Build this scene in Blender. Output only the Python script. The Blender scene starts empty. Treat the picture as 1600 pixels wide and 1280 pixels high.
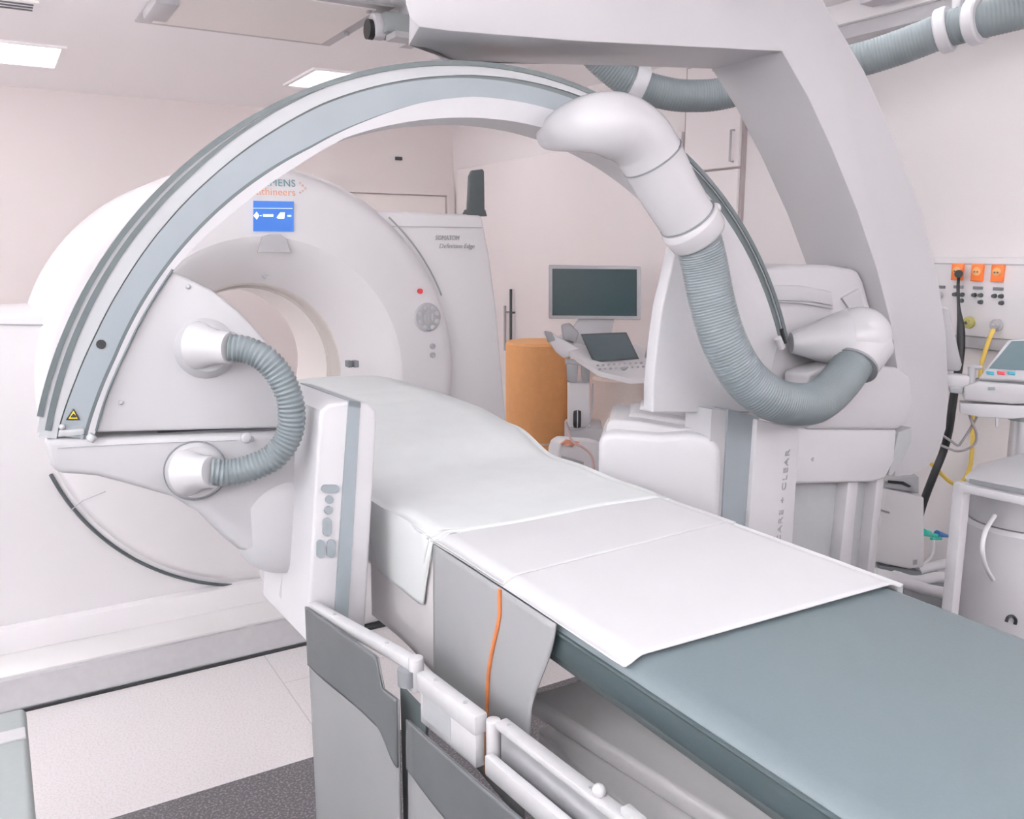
import bpy, bmesh, math, random
from mathutils import Vector, Matrix
random.seed(4)
C = bpy.context.scene.collection
SC = bpy.context.scene
V = Vector
PI = math.pi
# ------------------------------------------------------------------ camera
FPX, PITCH, YAW, CAMH = 1350.0, math.radians(10.5), math.radians(31), 1.70
FW = V((math.sin(YAW)*math.cos(PITCH), math.cos(YAW)*math.cos(PITCH), -math.sin(PITCH)))
RT = V((math.cos(YAW), -math.sin(YAW), 0))
UP = RT.cross(FW)
EYE = V((0, 0, CAMH))
cam = bpy.data.cameras.new('camera')
cam.sensor_width = 36.0
cam.lens = 36.0*FPX/1600
cam.clip_start = 0.02
co = bpy.data.objects.new('camera', cam)
C.objects.link(co)
R_ = math.radians
co.location = EYE
co.rotation_euler = (PI/2 - PITCH, 0, -YAW)
SC.camera = co

def ray(px, py):
    return FW + RT*((px-800)/FPX) + UP*((640-py)/FPX)
def at(px, py, ax, v):                       # where a photo point meets the world plane ax = v
    d = ray(px, py); i = 'xyz'.index(ax)
    return EYE + d*((v-EYE[i])/d[i])
def atp(px, py, p0, n):                      # ... or the plane through p0 with normal n
    d = ray(px, py)
    return EYE + d*((p0-EYE).dot(n)/d.dot(n))

# ------------------------------------------------------------------ materials
def mat(name, col, rough=0.5, metal=0.0, emit=None, estr=0.0, bump=0.0, bscale=60, var=0.0, alpha=1.0, spec=0.5, trans=0.0, coat=0.0):
    m = bpy.data.materials.new(name); m.use_nodes = True
    nt = m.node_tree; b = nt.nodes['Principled BSDF']
    b.inputs['Base Color'].default_value = (*col, 1)
    b.inputs['Roughness'].default_value = rough
    b.inputs['Metallic'].default_value = metal
    b.inputs['Specular IOR Level'].default_value = spec
    b.inputs['Coat Weight'].default_value = coat
    b.inputs['Alpha'].default_value = alpha
    if emit:
        b.inputs['Emission Color'].default_value = (*emit, 1)
        b.inputs['Emission Strength'].default_value = estr
    tc = nt.nodes.new('ShaderNodeTexCoord')
    nz = nt.nodes.new('ShaderNodeTexNoise'); nz.inputs['Scale'].default_value = bscale
    nz.inputs['Detail'].default_value = 4
    nt.links.new(tc.outputs['Object'], nz.inputs['Vector'])
    if bump:
        bp = nt.nodes.new('ShaderNodeBump'); bp.inputs['Strength'].default_value = bump
        bp.inputs['Distance'].default_value = 0.01
        nt.links.new(nz.outputs['Fac'], bp.inputs['Height'])
        nt.links.new(bp.outputs['Normal'], b.inputs['Normal'])
    if var:
        rp = nt.nodes.new('ShaderNodeValToRGB')
        rp.color_ramp.elements[0].color = (*[max(0, c*(1-var)) for c in col], 1)
        rp.color_ramp.elements[1].color = (*[min(1, c*(1+var)) for c in col], 1)
        rp.color_ramp.elements[0].position = 0.3; rp.color_ramp.elements[1].position = 0.7
        nt.links.new(nz.outputs['Fac'], rp.inputs['Fac'])
        nt.links.new(rp.outputs['Color'], b.inputs['Base Color'])
    return m

M = {}
M['white'] = mat('white_plastic', (.58, .575, .60), .35, var=.01, bscale=4)
M['gloss'] = mat('glossy_white_plastic', (.52, .516, .535), .2, var=.01, bscale=4)
M['gantry'] = mat('gantry_shell', (.80, .785, .80), .35, var=.008, bscale=3)
M['arm'] = mat('painted_arm', (.51, .505, .525), .32, var=.01, bscale=3)
M['pale'] = mat('pale_grey_plastic', (.455, .455, .475), .35, var=.01, bscale=5)
M['rim'] = mat('rim_grey_white', (.52, .516, .54), .35, var=.01)
M['slab'] = mat('bright_white_cover', (.90, .89, .90), .35, var=.01)
M['midgrey'] = mat('mid_grey_plastic', (.40, .41, .43), .4, var=.02)
M['greyblue'] = mat('grey_blue_paint', (.275, .312, .338), .4, var=.02, bscale=8)
M['lightband'] = mat('light_grey_paint', (.43, .445, .465), .3, var=.01)
M['darkband'] = mat('dark_grey_rail', (.10, .125, .132), .35, var=.04)
M['hose'] = mat('grey_hose_rubber', (.18, .212, .228), .36, var=.03, bscale=20)
M['hose2'] = mat('ceiling_hose_rubber', (.19, .222, .237), .45, var=.03, bscale=20)
M['black'] = mat('black_rubber', (.02, .022, .025), .5, var=.05)
M['dark'] = mat('dark_plastic', (.075, .09, .095), .4, var=.05)
M['slot'] = mat('slot_grey', (.22, .23, .25), .6)
M['vinyl'] = mat('slate_vinyl', (.13, .164, .181), .42, bump=.03, bscale=220, var=.02)
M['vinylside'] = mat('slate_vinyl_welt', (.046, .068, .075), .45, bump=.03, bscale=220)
M['sheet'] = mat('white_paper_sheet', (.555, .555, .572), .85, bump=.06, bscale=9, var=.01)
M['sheetgreen'] = mat('thin_green_white_drape', (.64, .662, .665), .7, bump=.15, bscale=14, var=.02)
M['drape'] = mat('grey_side_drape', (.29, .295, .305), .7, bump=.08, bscale=12, var=.03)
M['drapepale'] = mat('pale_side_drape', (.62, .60, .61), .7, bump=.05, bscale=12, var=.02)
M['orangeline'] = mat('orange_cord', (.50, .17, .06), .6, var=.08)
M['curtain'] = mat('light_grey_lead_vinyl', (.245, .25, .257), .5, bump=.03, bscale=8, var=.02)
M['curtaindark'] = mat('dark_grey_lead_vinyl', (.10, .108, .115), .5, bump=.06, bscale=10, var=.08)
M['steel'] = mat('brushed_steel', (.70, .71, .73), .3, .8, var=.03, bscale=30)
M['plate'] = mat('polished_plate', (.84, .83, .83), .3, .35, var=.02, bscale=6)
M['alu'] = mat('painted_aluminium', (.56, .56, .575), .3, .1, var=.02)
M['orange'] = mat('orange_vinyl', (.80, .41, .16), .55, bump=.03, bscale=30, var=.03)
M['beige'] = mat('beige_vinyl', (.74, .65, .60), .55, var=.02)
M['socket'] = mat('orange_socket', (.85, .20, .04), .4, var=.03)
M['screen'] = mat('dark_screen', (.05, .085, .095), .18, var=.02)
M['screengrey'] = mat('grey_touch_screen', (.12, .15, .165), .15, var=.02)
M['screenteal'] = mat('slate_screen', (.13, .19, .215), .3, var=.02)
M['blue'] = mat('lit_blue_display', (.02, .08, .3), .3, emit=(.05, .18, .56), estr=.8)
M['icon'] = mat('lit_white_icon', (.8, .85, .9), .3, emit=(.65, .82, 1), estr=.9)
M['red'] = mat('red_button', (.62, .05, .07), .4)
M['tealbtn'] = mat('teal_button', (.05, .35, .45), .4)
M['yellow'] = mat('yellow_cable', (.68, .48, .10), .5, var=.05)
M['yellowsign'] = mat('yellow_warning', (.75, .55, .04), .5)
M['yellowout'] = mat('dull_yellow_outlet', (.45, .42, .15), .4)
M['greencap'] = mat('green_connector', (.05, .55, .42), .35)
M['bluecap'] = mat('blue_connector', (.01, .10, .30), .35)
M['textteal'] = mat('teal_print', (.16, .32, .36), .5)
M['textorange'] = mat('orange_print', (.80, .38, .25), .5)
M['textpink'] = mat('pale_pink_print', (.72, .50, .48), .5)
M['textgrey'] = mat('grey_print', (.38, .38, .40), .5)
M['greyline'] = mat('grey_cable', (.25, .23, .25), .5)
M['whitetube'] = mat('white_tubing', (.78, .78, .80), .3)
M['bore'] = mat('cream_bore_liner', (.92, .885, .87), .45, var=.006, bscale=3)
M['borering'] = mat('beige_bore_ring', (.66, .62, .59), .5, var=.01)
M['wallmat'] = mat('warm_white_wall', (.80, .752, .75), .8, bump=.03, bscale=180, var=.008)
M['wallr'] = mat('warm_white_side_wall', (.81, .78, .782), .8, bump=.03, bscale=180, var=.008)
M['ceil'] = mat('white_ceiling', (.93, .92, .93), .85, bump=.02, bscale=150, var=.006)
M['door'] = mat('white_laminate', (.84, .80, .805), .4, var=.006, bscale=3)
M['doorgap'] = mat('shadow_gap', (.42, .37, .37), .7)
M['creampanel'] = mat('cream_diffuser', (.85, .81, .79), .5, var=.006)
M['cab'] = mat('grey_green_cabinet', (.30, .33, .33), .4, var=.02)
M['lamp'] = mat('lit_diffuser', (.9, .9, .9), .5, emit=(.985, .99, 1), estr=2.5)
M['added_cove'] = mat('added_cove_glow', (.9, .9, .9), .5, emit=(.985, .99, 1), estr=50.0)  # strong glow for the added wall troughs

def floor_material():
    m = mat('speckled_vinyl_floor', (.7, .66, .66), .38)
    nt = m.node_tree; b = nt.nodes['Principled BSDF']; N = nt.nodes.new; L = nt.links.new
    tc = N('ShaderNodeTexCoord'); sp = N('ShaderNodeSeparateXYZ'); L(tc.outputs['Object'], sp.inputs[0])
    nz = N('ShaderNodeTexNoise'); nz.inputs['Scale'].default_value = 130; nz.inputs['Detail'].default_value = 2
    L(tc.outputs['Object'], nz.inputs['Vector'])
    def ramp(c0, c1, p0, p1):
        r = N('ShaderNodeValToRGB'); e = r.color_ramp.elements
        e[0].color = (*c0, 1); e[1].color = (*c1, 1); e[0].position = p0; e[1].position = p1
        L(nz.outputs['Fac'], r.inputs['Fac']); return r
    light = ramp((.68, .645, .65), (.78, .745, .75), .35, .55)
    darkr = ramp((.105, .10, .108), (.30, .285, .295), .48, .72)
    mth = N('ShaderNodeMath'); mth.operation = 'LESS_THAN'; mth.inputs[1].default_value = 2.645
    L(sp.outputs['Y'], mth.inputs[0])
    mx = N('ShaderNodeMix'); mx.data_type = 'RGBA'
    L(mth.outputs[0], mx.inputs['Factor']); L(light.outputs['Color'], mx.inputs['A']); L(darkr.outputs['Color'], mx.inputs['B'])
    # welded seams of the vinyl sheets
    def seam(out, pos, w):
        a = N('ShaderNodeMath'); a.operation = 'SUBTRACT'; L(out, a.inputs[0]); a.inputs[1].default_value = pos
        a2 = N('ShaderNodeMath'); a2.operation = 'ABSOLUTE'; L(a.outputs[0], a2.inputs[0])
        a3 = N('ShaderNodeMath'); a3.operation = 'LESS_THAN'; L(a2.outputs[0], a3.inputs[0]); a3.inputs[1].default_value = w
        return a3.outputs[0]
    s1 = seam(sp.outputs['X'], .86, .0025); s2 = seam(sp.outputs['Y'], 3.2, .002)
    gt = N('ShaderNodeMath'); gt.operation = 'GREATER_THAN'; L(sp.outputs['X'], gt.inputs[0]); gt.inputs[1].default_value = .86
    ml = N('ShaderNodeMath'); ml.operation = 'MULTIPLY'; L(s2, ml.inputs[0]); L(gt.outputs[0], ml.inputs[1])
    mxm = N('ShaderNodeMath'); mxm.operation = 'MAXIMUM'; L(s1, mxm.inputs[0]); L(ml.outputs[0], mxm.inputs[1])
    sc = N('ShaderNodeMath'); sc.operation = 'MULTIPLY'; L(mxm.outputs[0], sc.inputs[0]); sc.inputs[1].default_value = .45
    mx2 = N('ShaderNodeMix'); mx2.data_type = 'RGBA'; mx2.inputs['B'].default_value = (.36, .33, .34, 1)
    L(sc.outputs[0], mx2.inputs['Factor']); L(mx.outputs['Result'], mx2.inputs['A'])
    L(mx2.outputs['Result'], b.inputs['Base Color'])
    return m
M['floor'] = floor_material()

# ------------------------------------------------------------------ mesh builder
def cr(pts, n=10):                            # Catmull-Rom through the points
    P = [V(p) for p in pts]
    P = [P[0]*2-P[1]] + P + [P[-1]*2-P[-2]]
    out = []
    for i in range(1, len(P)-2):
        for k in range(n):
            t = k/n
            a, b, c, d = P[i-1], P[i], P[i+1], P[i+2]
            out.append(.5*((2*b)+(c-a)*t+(2*a-5*b+4*c-d)*t*t+(3*b-a-3*c+d)*t**3))
    out.append(P[-2]); return out
def resample(pts, ds):
    L = [0]
    for a, b in zip(pts, pts[1:]): L.append(L[-1]+(b-a).length)
    n = max(2, int(L[-1]/ds)); out = []; j = 0
    for i in range(n+1):
        s = L[-1]*i/n
        while j < len(L)-2 and L[j+1] < s: j += 1
        k = (s-L[j])/max(1e-9, L[j+1]-L[j]); out.append(pts[j].lerp(pts[j+1], min(1, max(0, k))))
    return out, L[-1]

class MB:
    def __init__(s): s.bm = bmesh.new()
    def box(s, lo, hi):
        lo, hi = V(lo), V(hi)
        return s.obox((lo+hi)/2, V(((hi-lo).x/2, 0, 0)), V((0, (hi-lo).y/2, 0)), V((0, 0, (hi-lo).z/2)))
    def obox(s, c, ax, ay, az):
        c = V(c); vs = [s.bm.verts.new(c+ax*i+ay*j+az*k) for i in (-1, 1) for j in (-1, 1) for k in (-1, 1)]
        for f in ((0, 1, 3, 2), (4, 6, 7, 5), (0, 4, 5, 1), (2, 3, 7, 6), (0, 2, 6, 4), (1, 5, 7, 3)):
            s.bm.faces.new([vs[i] for i in f])
        return s
    def prism(s, pts, vec):
        vec = V(vec); a = [s.bm.verts.new(V(p)) for p in pts]; b = [s.bm.verts.new(V(p)+vec) for p in pts]
        s.bm.faces.new(a); s.bm.faces.new(b[::-1]); n = len(a)
        for i in range(n): s.bm.faces.new((a[i], b[i], b[(i+1) % n], a[(i+1) % n]))
        return s
    def taper(s, pts, pts2):                  # a solid between two outlines of as many points
        a = [s.bm.verts.new(V(p)) for p in pts]; b = [s.bm.verts.new(V(p)) for p in pts2]
        s.bm.faces.new(a); s.bm.faces.new(b[::-1]); n = len(a)
        for i in range(n): s.bm.faces.new((a[i], b[i], b[(i+1) % n], a[(i+1) % n]))
        return s
    def trace(s, px, p0, n, vec): return s.prism([atp(x, y, p0, n) for x, y in px], vec)
    def tube(s, pts, r, seg=14, rf=None, caps=True):
        pts = [V(p) for p in pts]; rings = []
        t0 = (pts[1]-pts[0]).normalized()
        nrm = t0.orthogonal().normalized()
        for i, p in enumerate(pts):
            t = (pts[min(i+1, len(pts)-1)]-pts[max(i-1, 0)]).normalized()
            nrm = (nrm - t*nrm.dot(t)).normalized(); bn = t.cross(nrm)
            rr = rf(i) if rf else r
            rings.append([s.bm.verts.new(p+nrm*(rr*math.cos(2*PI*k/seg))+bn*(rr*math.sin(2*PI*k/seg))) for k in range(seg)])
        for a, b in zip(rings, rings[1:]):
            for k in range(seg): s.bm.faces.new((a[k], a[(k+1) % seg], b[(k+1) % seg], b[k]))
        if caps: s.bm.faces.new(rings[0][::-1]); s.bm.faces.new(rings[-1])
        return s
    def cyl(s, p0, p1, r0, r1=None, seg=28):
        r1 = r0 if r1 is None else r1
        return s.tube([p0, p1], r0, seg, rf=lambda i: (r0, r1)[i])
    def hose(s, ctrl, r, pitch=.012, amp=.0022, seg=20):
        pts, L = resample(cr(ctrl, 24), pitch/5); k = L/(len(pts)-1)
        return s.tube(pts, r, seg, rf=lambda i: r+amp*math.sin(2*PI*i*k/pitch))
    def lathe(s, prof, o, axis, seg=64, a0=0, a1=2*PI, xd=None):
        o = V(o); ax = V(axis).normalized(); x = V(xd) if xd else ax.orthogonal().normalized(); y = ax.cross(x)
        full = abs(a1-a0-2*PI) < 1e-6; n = seg if full else seg+1; rings = []
        for i in range(n):
            a = a0+(a1-a0)*i/seg; d = x*math.cos(a)+y*math.sin(a)
            rings.append([s.bm.verts.new(o+d*r+ax*h) for r, h in prof])
        for i in range(n if full else n-1):
            a, b = rings[i], rings[(i+1) % n]
            for k in range(len(prof)-1): s.bm.faces.new((a[k], b[k], b[k+1], a[k+1]))
        if full:
            for k, e in ((0, 0), (len(prof)-1, 1)):
                if prof[k][0] < 1e-5: pass
        return s
    def sweep(s, prof, a0, a1, fn, seg=96):    # closed profile (r, w) swept round an arc by fn(r, angle, w)
        rings = []
        for i in range(seg+1):
            a = a0+(a1-a0)*i/seg
            rings.append([s.bm.verts.new(fn(r, a, w)) for r, w in prof])
        n = len(prof)
        for a, b in zip(rings, rings[1:]):
            for k in range(n): s.bm.faces.new((a[k], a[(k+1) % n], b[(k+1) % n], b[k]))
        s.bm.faces.new(rings[0][::-1]); s.bm.faces.new(rings[-1]); return s
    def ball(s, c, rx, ry=None, rz=None, seg=28):
        ry = rx if ry is None else ry; rz = rx if rz is None else rz
        bmesh.ops.create_uvsphere(s.bm, u_segments=seg, v_segments=seg//2, radius=1,
                                  matrix=Matrix.Translation(V(c)) @ Matrix.Diagonal((rx, ry, rz, 1)))
        return s
    def grid(s, f, nu, nv):
        g = [[s.bm.verts.new(f(i/nu, j/nv)) for j in range(nv+1)] for i in range(nu+1)]
        for i in range(nu):
            for j in range(nv): s.bm.faces.new((g[i][j], g[i+1][j], g[i+1][j+1], g[i][j+1]))
        return s
    def bevel(s, w, seg=3, ang=28):
        bmesh.ops.remove_doubles(s.bm, verts=s.bm.verts, dist=1e-6)
        bmesh.ops.recalc_face_normals(s.bm, faces=s.bm.faces)
        ed = [e for e in s.bm.edges if len(e.link_faces) == 2 and e.calc_face_angle(0) > math.radians(ang)]
        bmesh.ops.bevel(s.bm, geom=ed, offset=w, segments=seg, affect='EDGES', clamp_overlap=True, profile=.5)
        return s
    def build(s, name, m, parent=None, thick=0, sharp=38, label=None):
        bmesh.ops.recalc_face_normals(s.bm, faces=s.bm.faces)
        me = bpy.data.meshes.new(name); s.bm.to_mesh(me); s.bm.free()
        me.materials.append(M[m] if isinstance(m, str) else m)
        for p in me.polygons: p.use_smooth = True
        me.set_sharp_from_angle(angle=math.radians(sharp))
        o = bpy.data.objects.new(name, me); C.objects.link(o)
        if parent:
            o.parent = parent
            if parent.type == 'EMPTY': o.location = -V(parent.location)
        if thick:
            sm = o.modifiers.new('thickness', 'SOLIDIFY'); sm.thickness = thick; sm.offset = 0
        if label: o['label'] = label
        return o

def thing(name, loc, label, cat, group=None):
    o = bpy.data.objects.new(name, None); C.objects.link(o); o.location = loc
    o.empty_display_size = .1
    return tag(o, label, cat, group)
def tag(o, label, cat, group=None):
    o['label'] = label; o['category'] = cat
    if group: o['group'] = group
    return o
def struct(o): o['kind'] = 'structure'; return o

def lettering(txt, h, o, xd, yd, m, parent, name='lettering', align='LEFT', width=None, shear=0, gap=1.0):
    cu = bpy.data.curves.new('text', 'FONT'); cu.body = txt; cu.size = 1; cu.extrude = .006
    cu.align_x = align; cu.shear = shear; cu.space_character = gap
    t = bpy.data.objects.new('text', cu); C.objects.link(t)
    dg = bpy.context.evaluated_depsgraph_get(); me = bpy.data.meshes.new_from_object(t.evaluated_get(dg))
    bpy.data.objects.remove(t)
    w = max(v.co.x for v in me.vertices)-min(v.co.x for v in me.vertices)
    sy = h/.69; sx = sy if width is None else width/w
    xd, yd = V(xd).normalized(), V(yd).normalized(); zd = xd.cross(yd)
    for v in me.vertices: v.co = V(o)+xd*(v.co.x*sx)+yd*(v.co.y*sy)+zd*(v.co.z*.15)
    me.materials.clear(); me.materials.append(M[m])
    ob = bpy.data.objects.new(name, me); C.objects.link(ob)
    if parent:
        ob.parent = parent
        if parent.type == 'EMPTY': ob.location = -V(parent.location)
    return ob
X, Y, Z = V((1, 0, 0)), V((0, 1, 0)), V((0, 0, 1))

# ------------------------------------------------------------------ the room
WX, WY, LX, FY, CH = 3.5, 6.8, -2.2, -2.0, 2.75
struct(MB().box((LX, FY, -.1), (WX, WY, 0)).build('floor', 'floor'))
struct(MB().box((LX, FY, CH), (WX, WY, CH+.1)).build('ceiling', 'ceil'))
struct(MB().box((LX-.1, WY, -.1), (WX+.1, WY+.1, CH+.1)).build('wall_back', 'wallmat'))
struct(MB().box((WX, FY-.1, -.1), (WX+.1, WY, CH+.1)).build('wall_right', 'wallr'))
struct(MB().box((LX-.1, FY-.1, -.1), (LX, WY, CH+.1)).build('wall_left', 'wallmat'))
struct(MB().box((LX, FY-.1, -.1), (WX, FY, CH+.1)).build('wall_front', 'wallmat'))
# door on the back wall
d = struct(MB().box((2.50, WY-.03, 0), (3.405, WY, 2.14)).build('door_1', 'creampanel'))
struct(MB().box((3.415, WY-.05, 0), (3.485, WY, 2.21)).box((2.42, WY-.05, 2.15), (3.415, WY, 2.21)).box((2.42, WY-.05, 0), (2.49, WY, 2.15)).build('trim_1', 'wallmat'))
MB().cyl((2.60, WY-.03, 1.05), (2.60, WY-.08, 1.05), .012).cyl((2.60, WY-.075, 1.05), (2.74, WY-.075, 1.05), .011).build('door_handle', 'steel', d)
# big white sliding door along the right wall, with its bar handles
d2 = struct(MB().box((WX-.035, 3.895, 0), (WX, 6.66, 2.362)).bevel(.004, 1).build('door_2', 'door'))
hp = at(800, 455, 'x', WX-.06)
for yy, mm in ((hp.y, 'dark'), (hp.y+.09, 'pale')):
    MB().cyl((WX-.07, yy, .92), (WX-.07, yy, 1.40 if mm == 'dark' else 1.27), .011).cyl((WX-.07, yy, .96), (WX-.035, yy, .96), .008).cyl((WX-.07, yy, 1.22), (WX-.035, yy, 1.22), .008).build('bar_handle', mm, d2)
# the small dark sensor on the back wall
p = at(622, 248, 'y', WY)
tag(MB().obox((p.x, WY-.012, p.z), X*.03, Y*.012, Z*.014).bevel(.006, 2).build('wall_sensor', 'dark'), 'small dark oblong sensor high on the back wall above the door', 'sensor')
# tall wall cupboard beside the sliding door
cab = thing('wall_cupboard', (WX, 3.64, 0), 'tall white built-in cupboard with a small upper door, behind the curved ceiling arm', 'cupboard')
MB().box((WX-.02, 3.42, 0), (WX, 3.885, 2.70)).build('cupboard_carcass', 'doorgap', cab, label='grey shadow gaps between the doors')
up = MB().box((WX-.04, 3.437, 2.133), (WX-.02, 3.858, 2.69)).bevel(.003, 1).build('door', 'door', cab)
MB().box((WX-.04, 3.437, .1), (WX-.02, 3.858, 2.12)).bevel(.003, 1).build('door', 'door', cab)
MB().tube([(WX-.04, 3.475, 2.16), (WX-.065, 3.475, 2.16), (WX-.065, 3.475, 2.32), (WX-.04, 3.475, 2.32)], .006).build('handle', 'pale', up)

# ceiling lights
def ceiling_light(x0, x1, y0, y1, label, lit=True):
    t = thing('ceiling_light', ((x0+x1)/2, (y0+y1)/2, CH), label, 'ceiling light', 'recessed ceiling lights')
    f = MB(); w = .025
    f.box((x0-w, y0-w, CH-.012), (x1+w, y0, CH)).box((x0-w, y1, CH-.012), (x1+w, y1+w, CH)).box((x0-w, y0, CH-.012), (x0, y1, CH)).box((x1, y0, CH-.012), (x1+w, y1, CH))
    f.build('frame', 'ceil', t)
    MB().box((x0, y0, CH-.008), (x1, y1, CH)).build('diffuser', 'lamp', t)
ceiling_light(-.75, .45, 5.36, 5.93, 'lit rectangular ceiling light at the far left of the ceiling')
ceiling_light(1.78, 2.98, 5.2, 5.77, 'lit rectangular ceiling light above the scanner, partly behind the big arch')
LB = 'added rectangular ceiling light outside the picture, brightening the near part of the room'  # unseen lights added to raise the brightness of the room
for x0 in (-1.75, .1, 1.95):
    for y0 in (-1.6, .1, 2.3):
        if (x0, y0) == (1.95, 2.3) or (x0, y0) == (.1, 2.3): continue
        ceiling_light(x0, x0+1.2, y0, y0+.57, LB)
ceiling_light(-1.75, -.55, 3.9, 4.47, LB)
ceiling_light(-.3, .3, 1.2, 2.4, LB)
ceiling_light(-.45, -.0, 3.0, 3.6, LB)
ceiling_light(1.95, 3.15, 1.83, 2.40, LB)
def added_cove(x0, y0, x1, y1, ax):  # unseen trough lamps added to brighten the ceiling and the room
    t = thing('added_trough', ((x0+x1)/2, (y0+y1)/2, 2.2), 'long white wall trough added outside the picture to brighten the room', 'added wall light', 'cove lights outside the picture')
    MB().box((x0, y0, 2.18), (x1, y1, 2.20)).box((x0 if ax != 'l' else x1-.02, y0 if ax != 'f' else y1-.02, 2.18), (x1, y1, 2.27)).build('trough', 'white', t)
    MB().box((x0+.01, y0+.01, 2.20), (x1-.03, y1-.03, 2.215)).build('strip', 'added_cove', t)
    if ax == 'l': MB().box((x1-.002, -1.6, 2.20), (x1+.004, 1.4, 2.27)).build('fill_strip', 'added_cove', t)  # extra glowing face added to light the table covers from the left
added_cove(LX, -1.8, LX+.22, 6.4, 'l')
added_cove(-1.9, FY, 3.3, FY+.22, 'f')
M['pane_fill'] = mat('added_pane_glow', (.8, .8, .8), .5, emit=(.97, .985, 1), estr=2.0)  # glow for the pane of the added window
wn = struct(MB().box((LX, .2, .85), (LX+.05, .27, 2.35)).box((LX, 2.03, .85), (LX+.05, 2.1, 2.35)).box((LX, .27, .85), (LX+.05, 2.03, .92)).box((LX, .27, 2.28), (LX+.05, 2.03, 2.35)).box((LX, 1.12, .92), (LX+.05, 1.18, 2.28)).build('added_window_1', 'white'))  # glowing window added out of view to brighten the room
MB().box((LX, .27, .92), (LX+.02, 2.03, 2.28)).build('glowing_pane', 'pane_fill', wn)
# cream recessed panel and the small track end beside it
cp = thing('ceiling_panel', (1.17, 4.4, CH), 'unlit cream rectangular panel in a white frame on the ceiling', 'ceiling panel')
MB().box((.70, 3.72, CH-.012), (1.64, 4.57, CH)).bevel(.004, 2).build('frame', 'pale', cp)
MB().box((.765, 3.78, CH-.018), (1.575, 4.51, CH-.008)).build('diffuser', 'creampanel', cp)
for p in ((1.61, 4.24), (1.55, 3.80)): MB().cyl((p[0], p[1], CH-.026), (p[0], p[1], CH-.008), .012).build('screw', 'midgrey', cp)
MB().box((.70, 4.02, CH-.05), (.80, 4.34, CH-.008)).bevel(.01, 2).build('junction_box', 'pale', cp)
MB().box((.71, 4.334, CH-.044), (.75, 4.342, CH-.034)).build('cable_slot', 'dark', cp)

tr = thing('ceiling_track', (1.85, 3.8, CH), 'short grey green ceiling track with a white end cap, left of the big arm', 'track')
q = at(604, 40, 'y', 3.7)
MB().box((q.x-.02, 3.66, q.z-.035), (q.x+.5, 3.82, q.z+.05)).bevel(.008, 2).build('rail', 'cab', tr)
MB().box((q.x-.02, 3.56, q.z-.075), (q.x+.5, 3.66, q.z-.05)).build('rail', 'pale', tr)
MB().box((q.x+.1, 3.6, q.z-.06), (q.x+.16, 3.8, CH)).build('hanger', 'white', tr)
MB().cyl((q.x-.055, 3.74, q.z), (q.x+.0, 3.74, q.z), .055).bevel(.01, 2).build('end_cap', 'white', tr)
MB().cyl((q.x-.075, 3.74, q.z-.015), (q.x-.05, 3.74, q.z-.015), .042).build('plug', 'black', tr)
vt = at(18, 5, 'z', CH)
v_ = thing('ceiling_vent', (vt.x, vt.y, CH), 'thin dark slotted vent at the upper left corner of the ceiling', 'vent')
MB().box((vt.x-.3, vt.y-.1, CH-.01), (vt.x+.1, vt.y+.1, CH)).build('frame', 'ceil', v_)
for k in range(3): MB().box((vt.x-.28, vt.y-.07+k*.05, CH-.014), (vt.x+.08, vt.y-.055+k*.05, CH-.009)).build('slot', 'dark', v_)

# ------------------------------------------------------------------ CT scanner
GX, GZ, GY = .98, 1.152, 3.6
ct = thing('ct_scanner', (GX, GY+.4, 0), 'large white ring-shaped body scanner with a round bore at the back of the room', 'scanner')
g = MB()
g.lathe([(.60, 0), (.81, 0), (.845, .006), (.868, .03), (.893, .09), (.897, .13), (.897, .75), (.86, .80), (.40, .80)], (GX, GY, GZ), Y, 128)
g.build('drum_shell', 'gantry', ct, sharp=60)
g = MB()
prof = [(.605, .0)] + [(.605-.20*t, .27*t**1.6) for t in [i/12 for i in range(1, 13)]]
g.lathe(prof, (GX, GY, GZ), Y, 128).build('front_funnel', 'gantry', ct, sharp=60)
MB().lathe([(.405, .27), (.396, .275), (.392, .385), (.378, .388)], (GX, GY, GZ), Y, 96).build('bore_ring', 'borering', ct, sharp=60)
MB().lathe([(.378, .388), (.372, .40), (.365, .80), (.40, .80)], (GX, GY, GZ), Y, 96).build('bore_liner', 'bore', ct, sharp=60)
# lower housing, left flank, right tower
lf = MB(); lf.prism([(-.75, GY+.03, .28), (2.2, GY+.03, .28), (2.2, GY+.03, .5), (.45, GY+.03, .5), (.30, GY+.03, 1.0), (.18, GY+.03, 1.47), (-.75, GY+.03, 1.47)], (0, .7, 0)); lf.bevel(.02, 3)
lf.build('side_flank', 'gantry', ct)
MB().tube(cr([at(75, 508, 'y', GY+.02), at(66, 540, 'y', GY+.02), at(62, 575, 'y', GY+.02), at(62, 620, 'y', GY+.02)], 6), .0035, 6).build('flank_seam', 'midgrey', ct)
MB().tube([at(0, 507, 'y', GY+.028), at(75, 508, 'y', GY+.028)], .003, 6).build('flank_seam', 'midgrey', ct)
tw = MB()
tw.prism([(1.66, GY+.06, .25), (2.22, GY+.06, .25), (2.19, GY+.06, .62), (2.155, GY+.06, 1.0), (2.115, GY+.06, 1.4), (2.075, GY+.06, 1.68), (2.035, GY+.06, 1.86), (1.50, GY+.06, 1.87), (1.50, GY+.06, 1.78), (1.66, GY+.06, 1.5)], (0, .66, 0)); tw.bevel(.018, 3)
tw.build('side_tower', 'gantry', ct)
MB().box((1.5, GY+.054, 1.80), (2.03, GY+.062, 1.803)).build('tower_seam', 'pale', ct)
MB().tube([(GX+.899*math.cos(R0), GY+.058, GZ+.899*math.sin(R0)) for R0 in [math.radians(22+k) for k in range(29)]], .004, 8).build('tower_gap', 'midgrey', ct)
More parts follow.
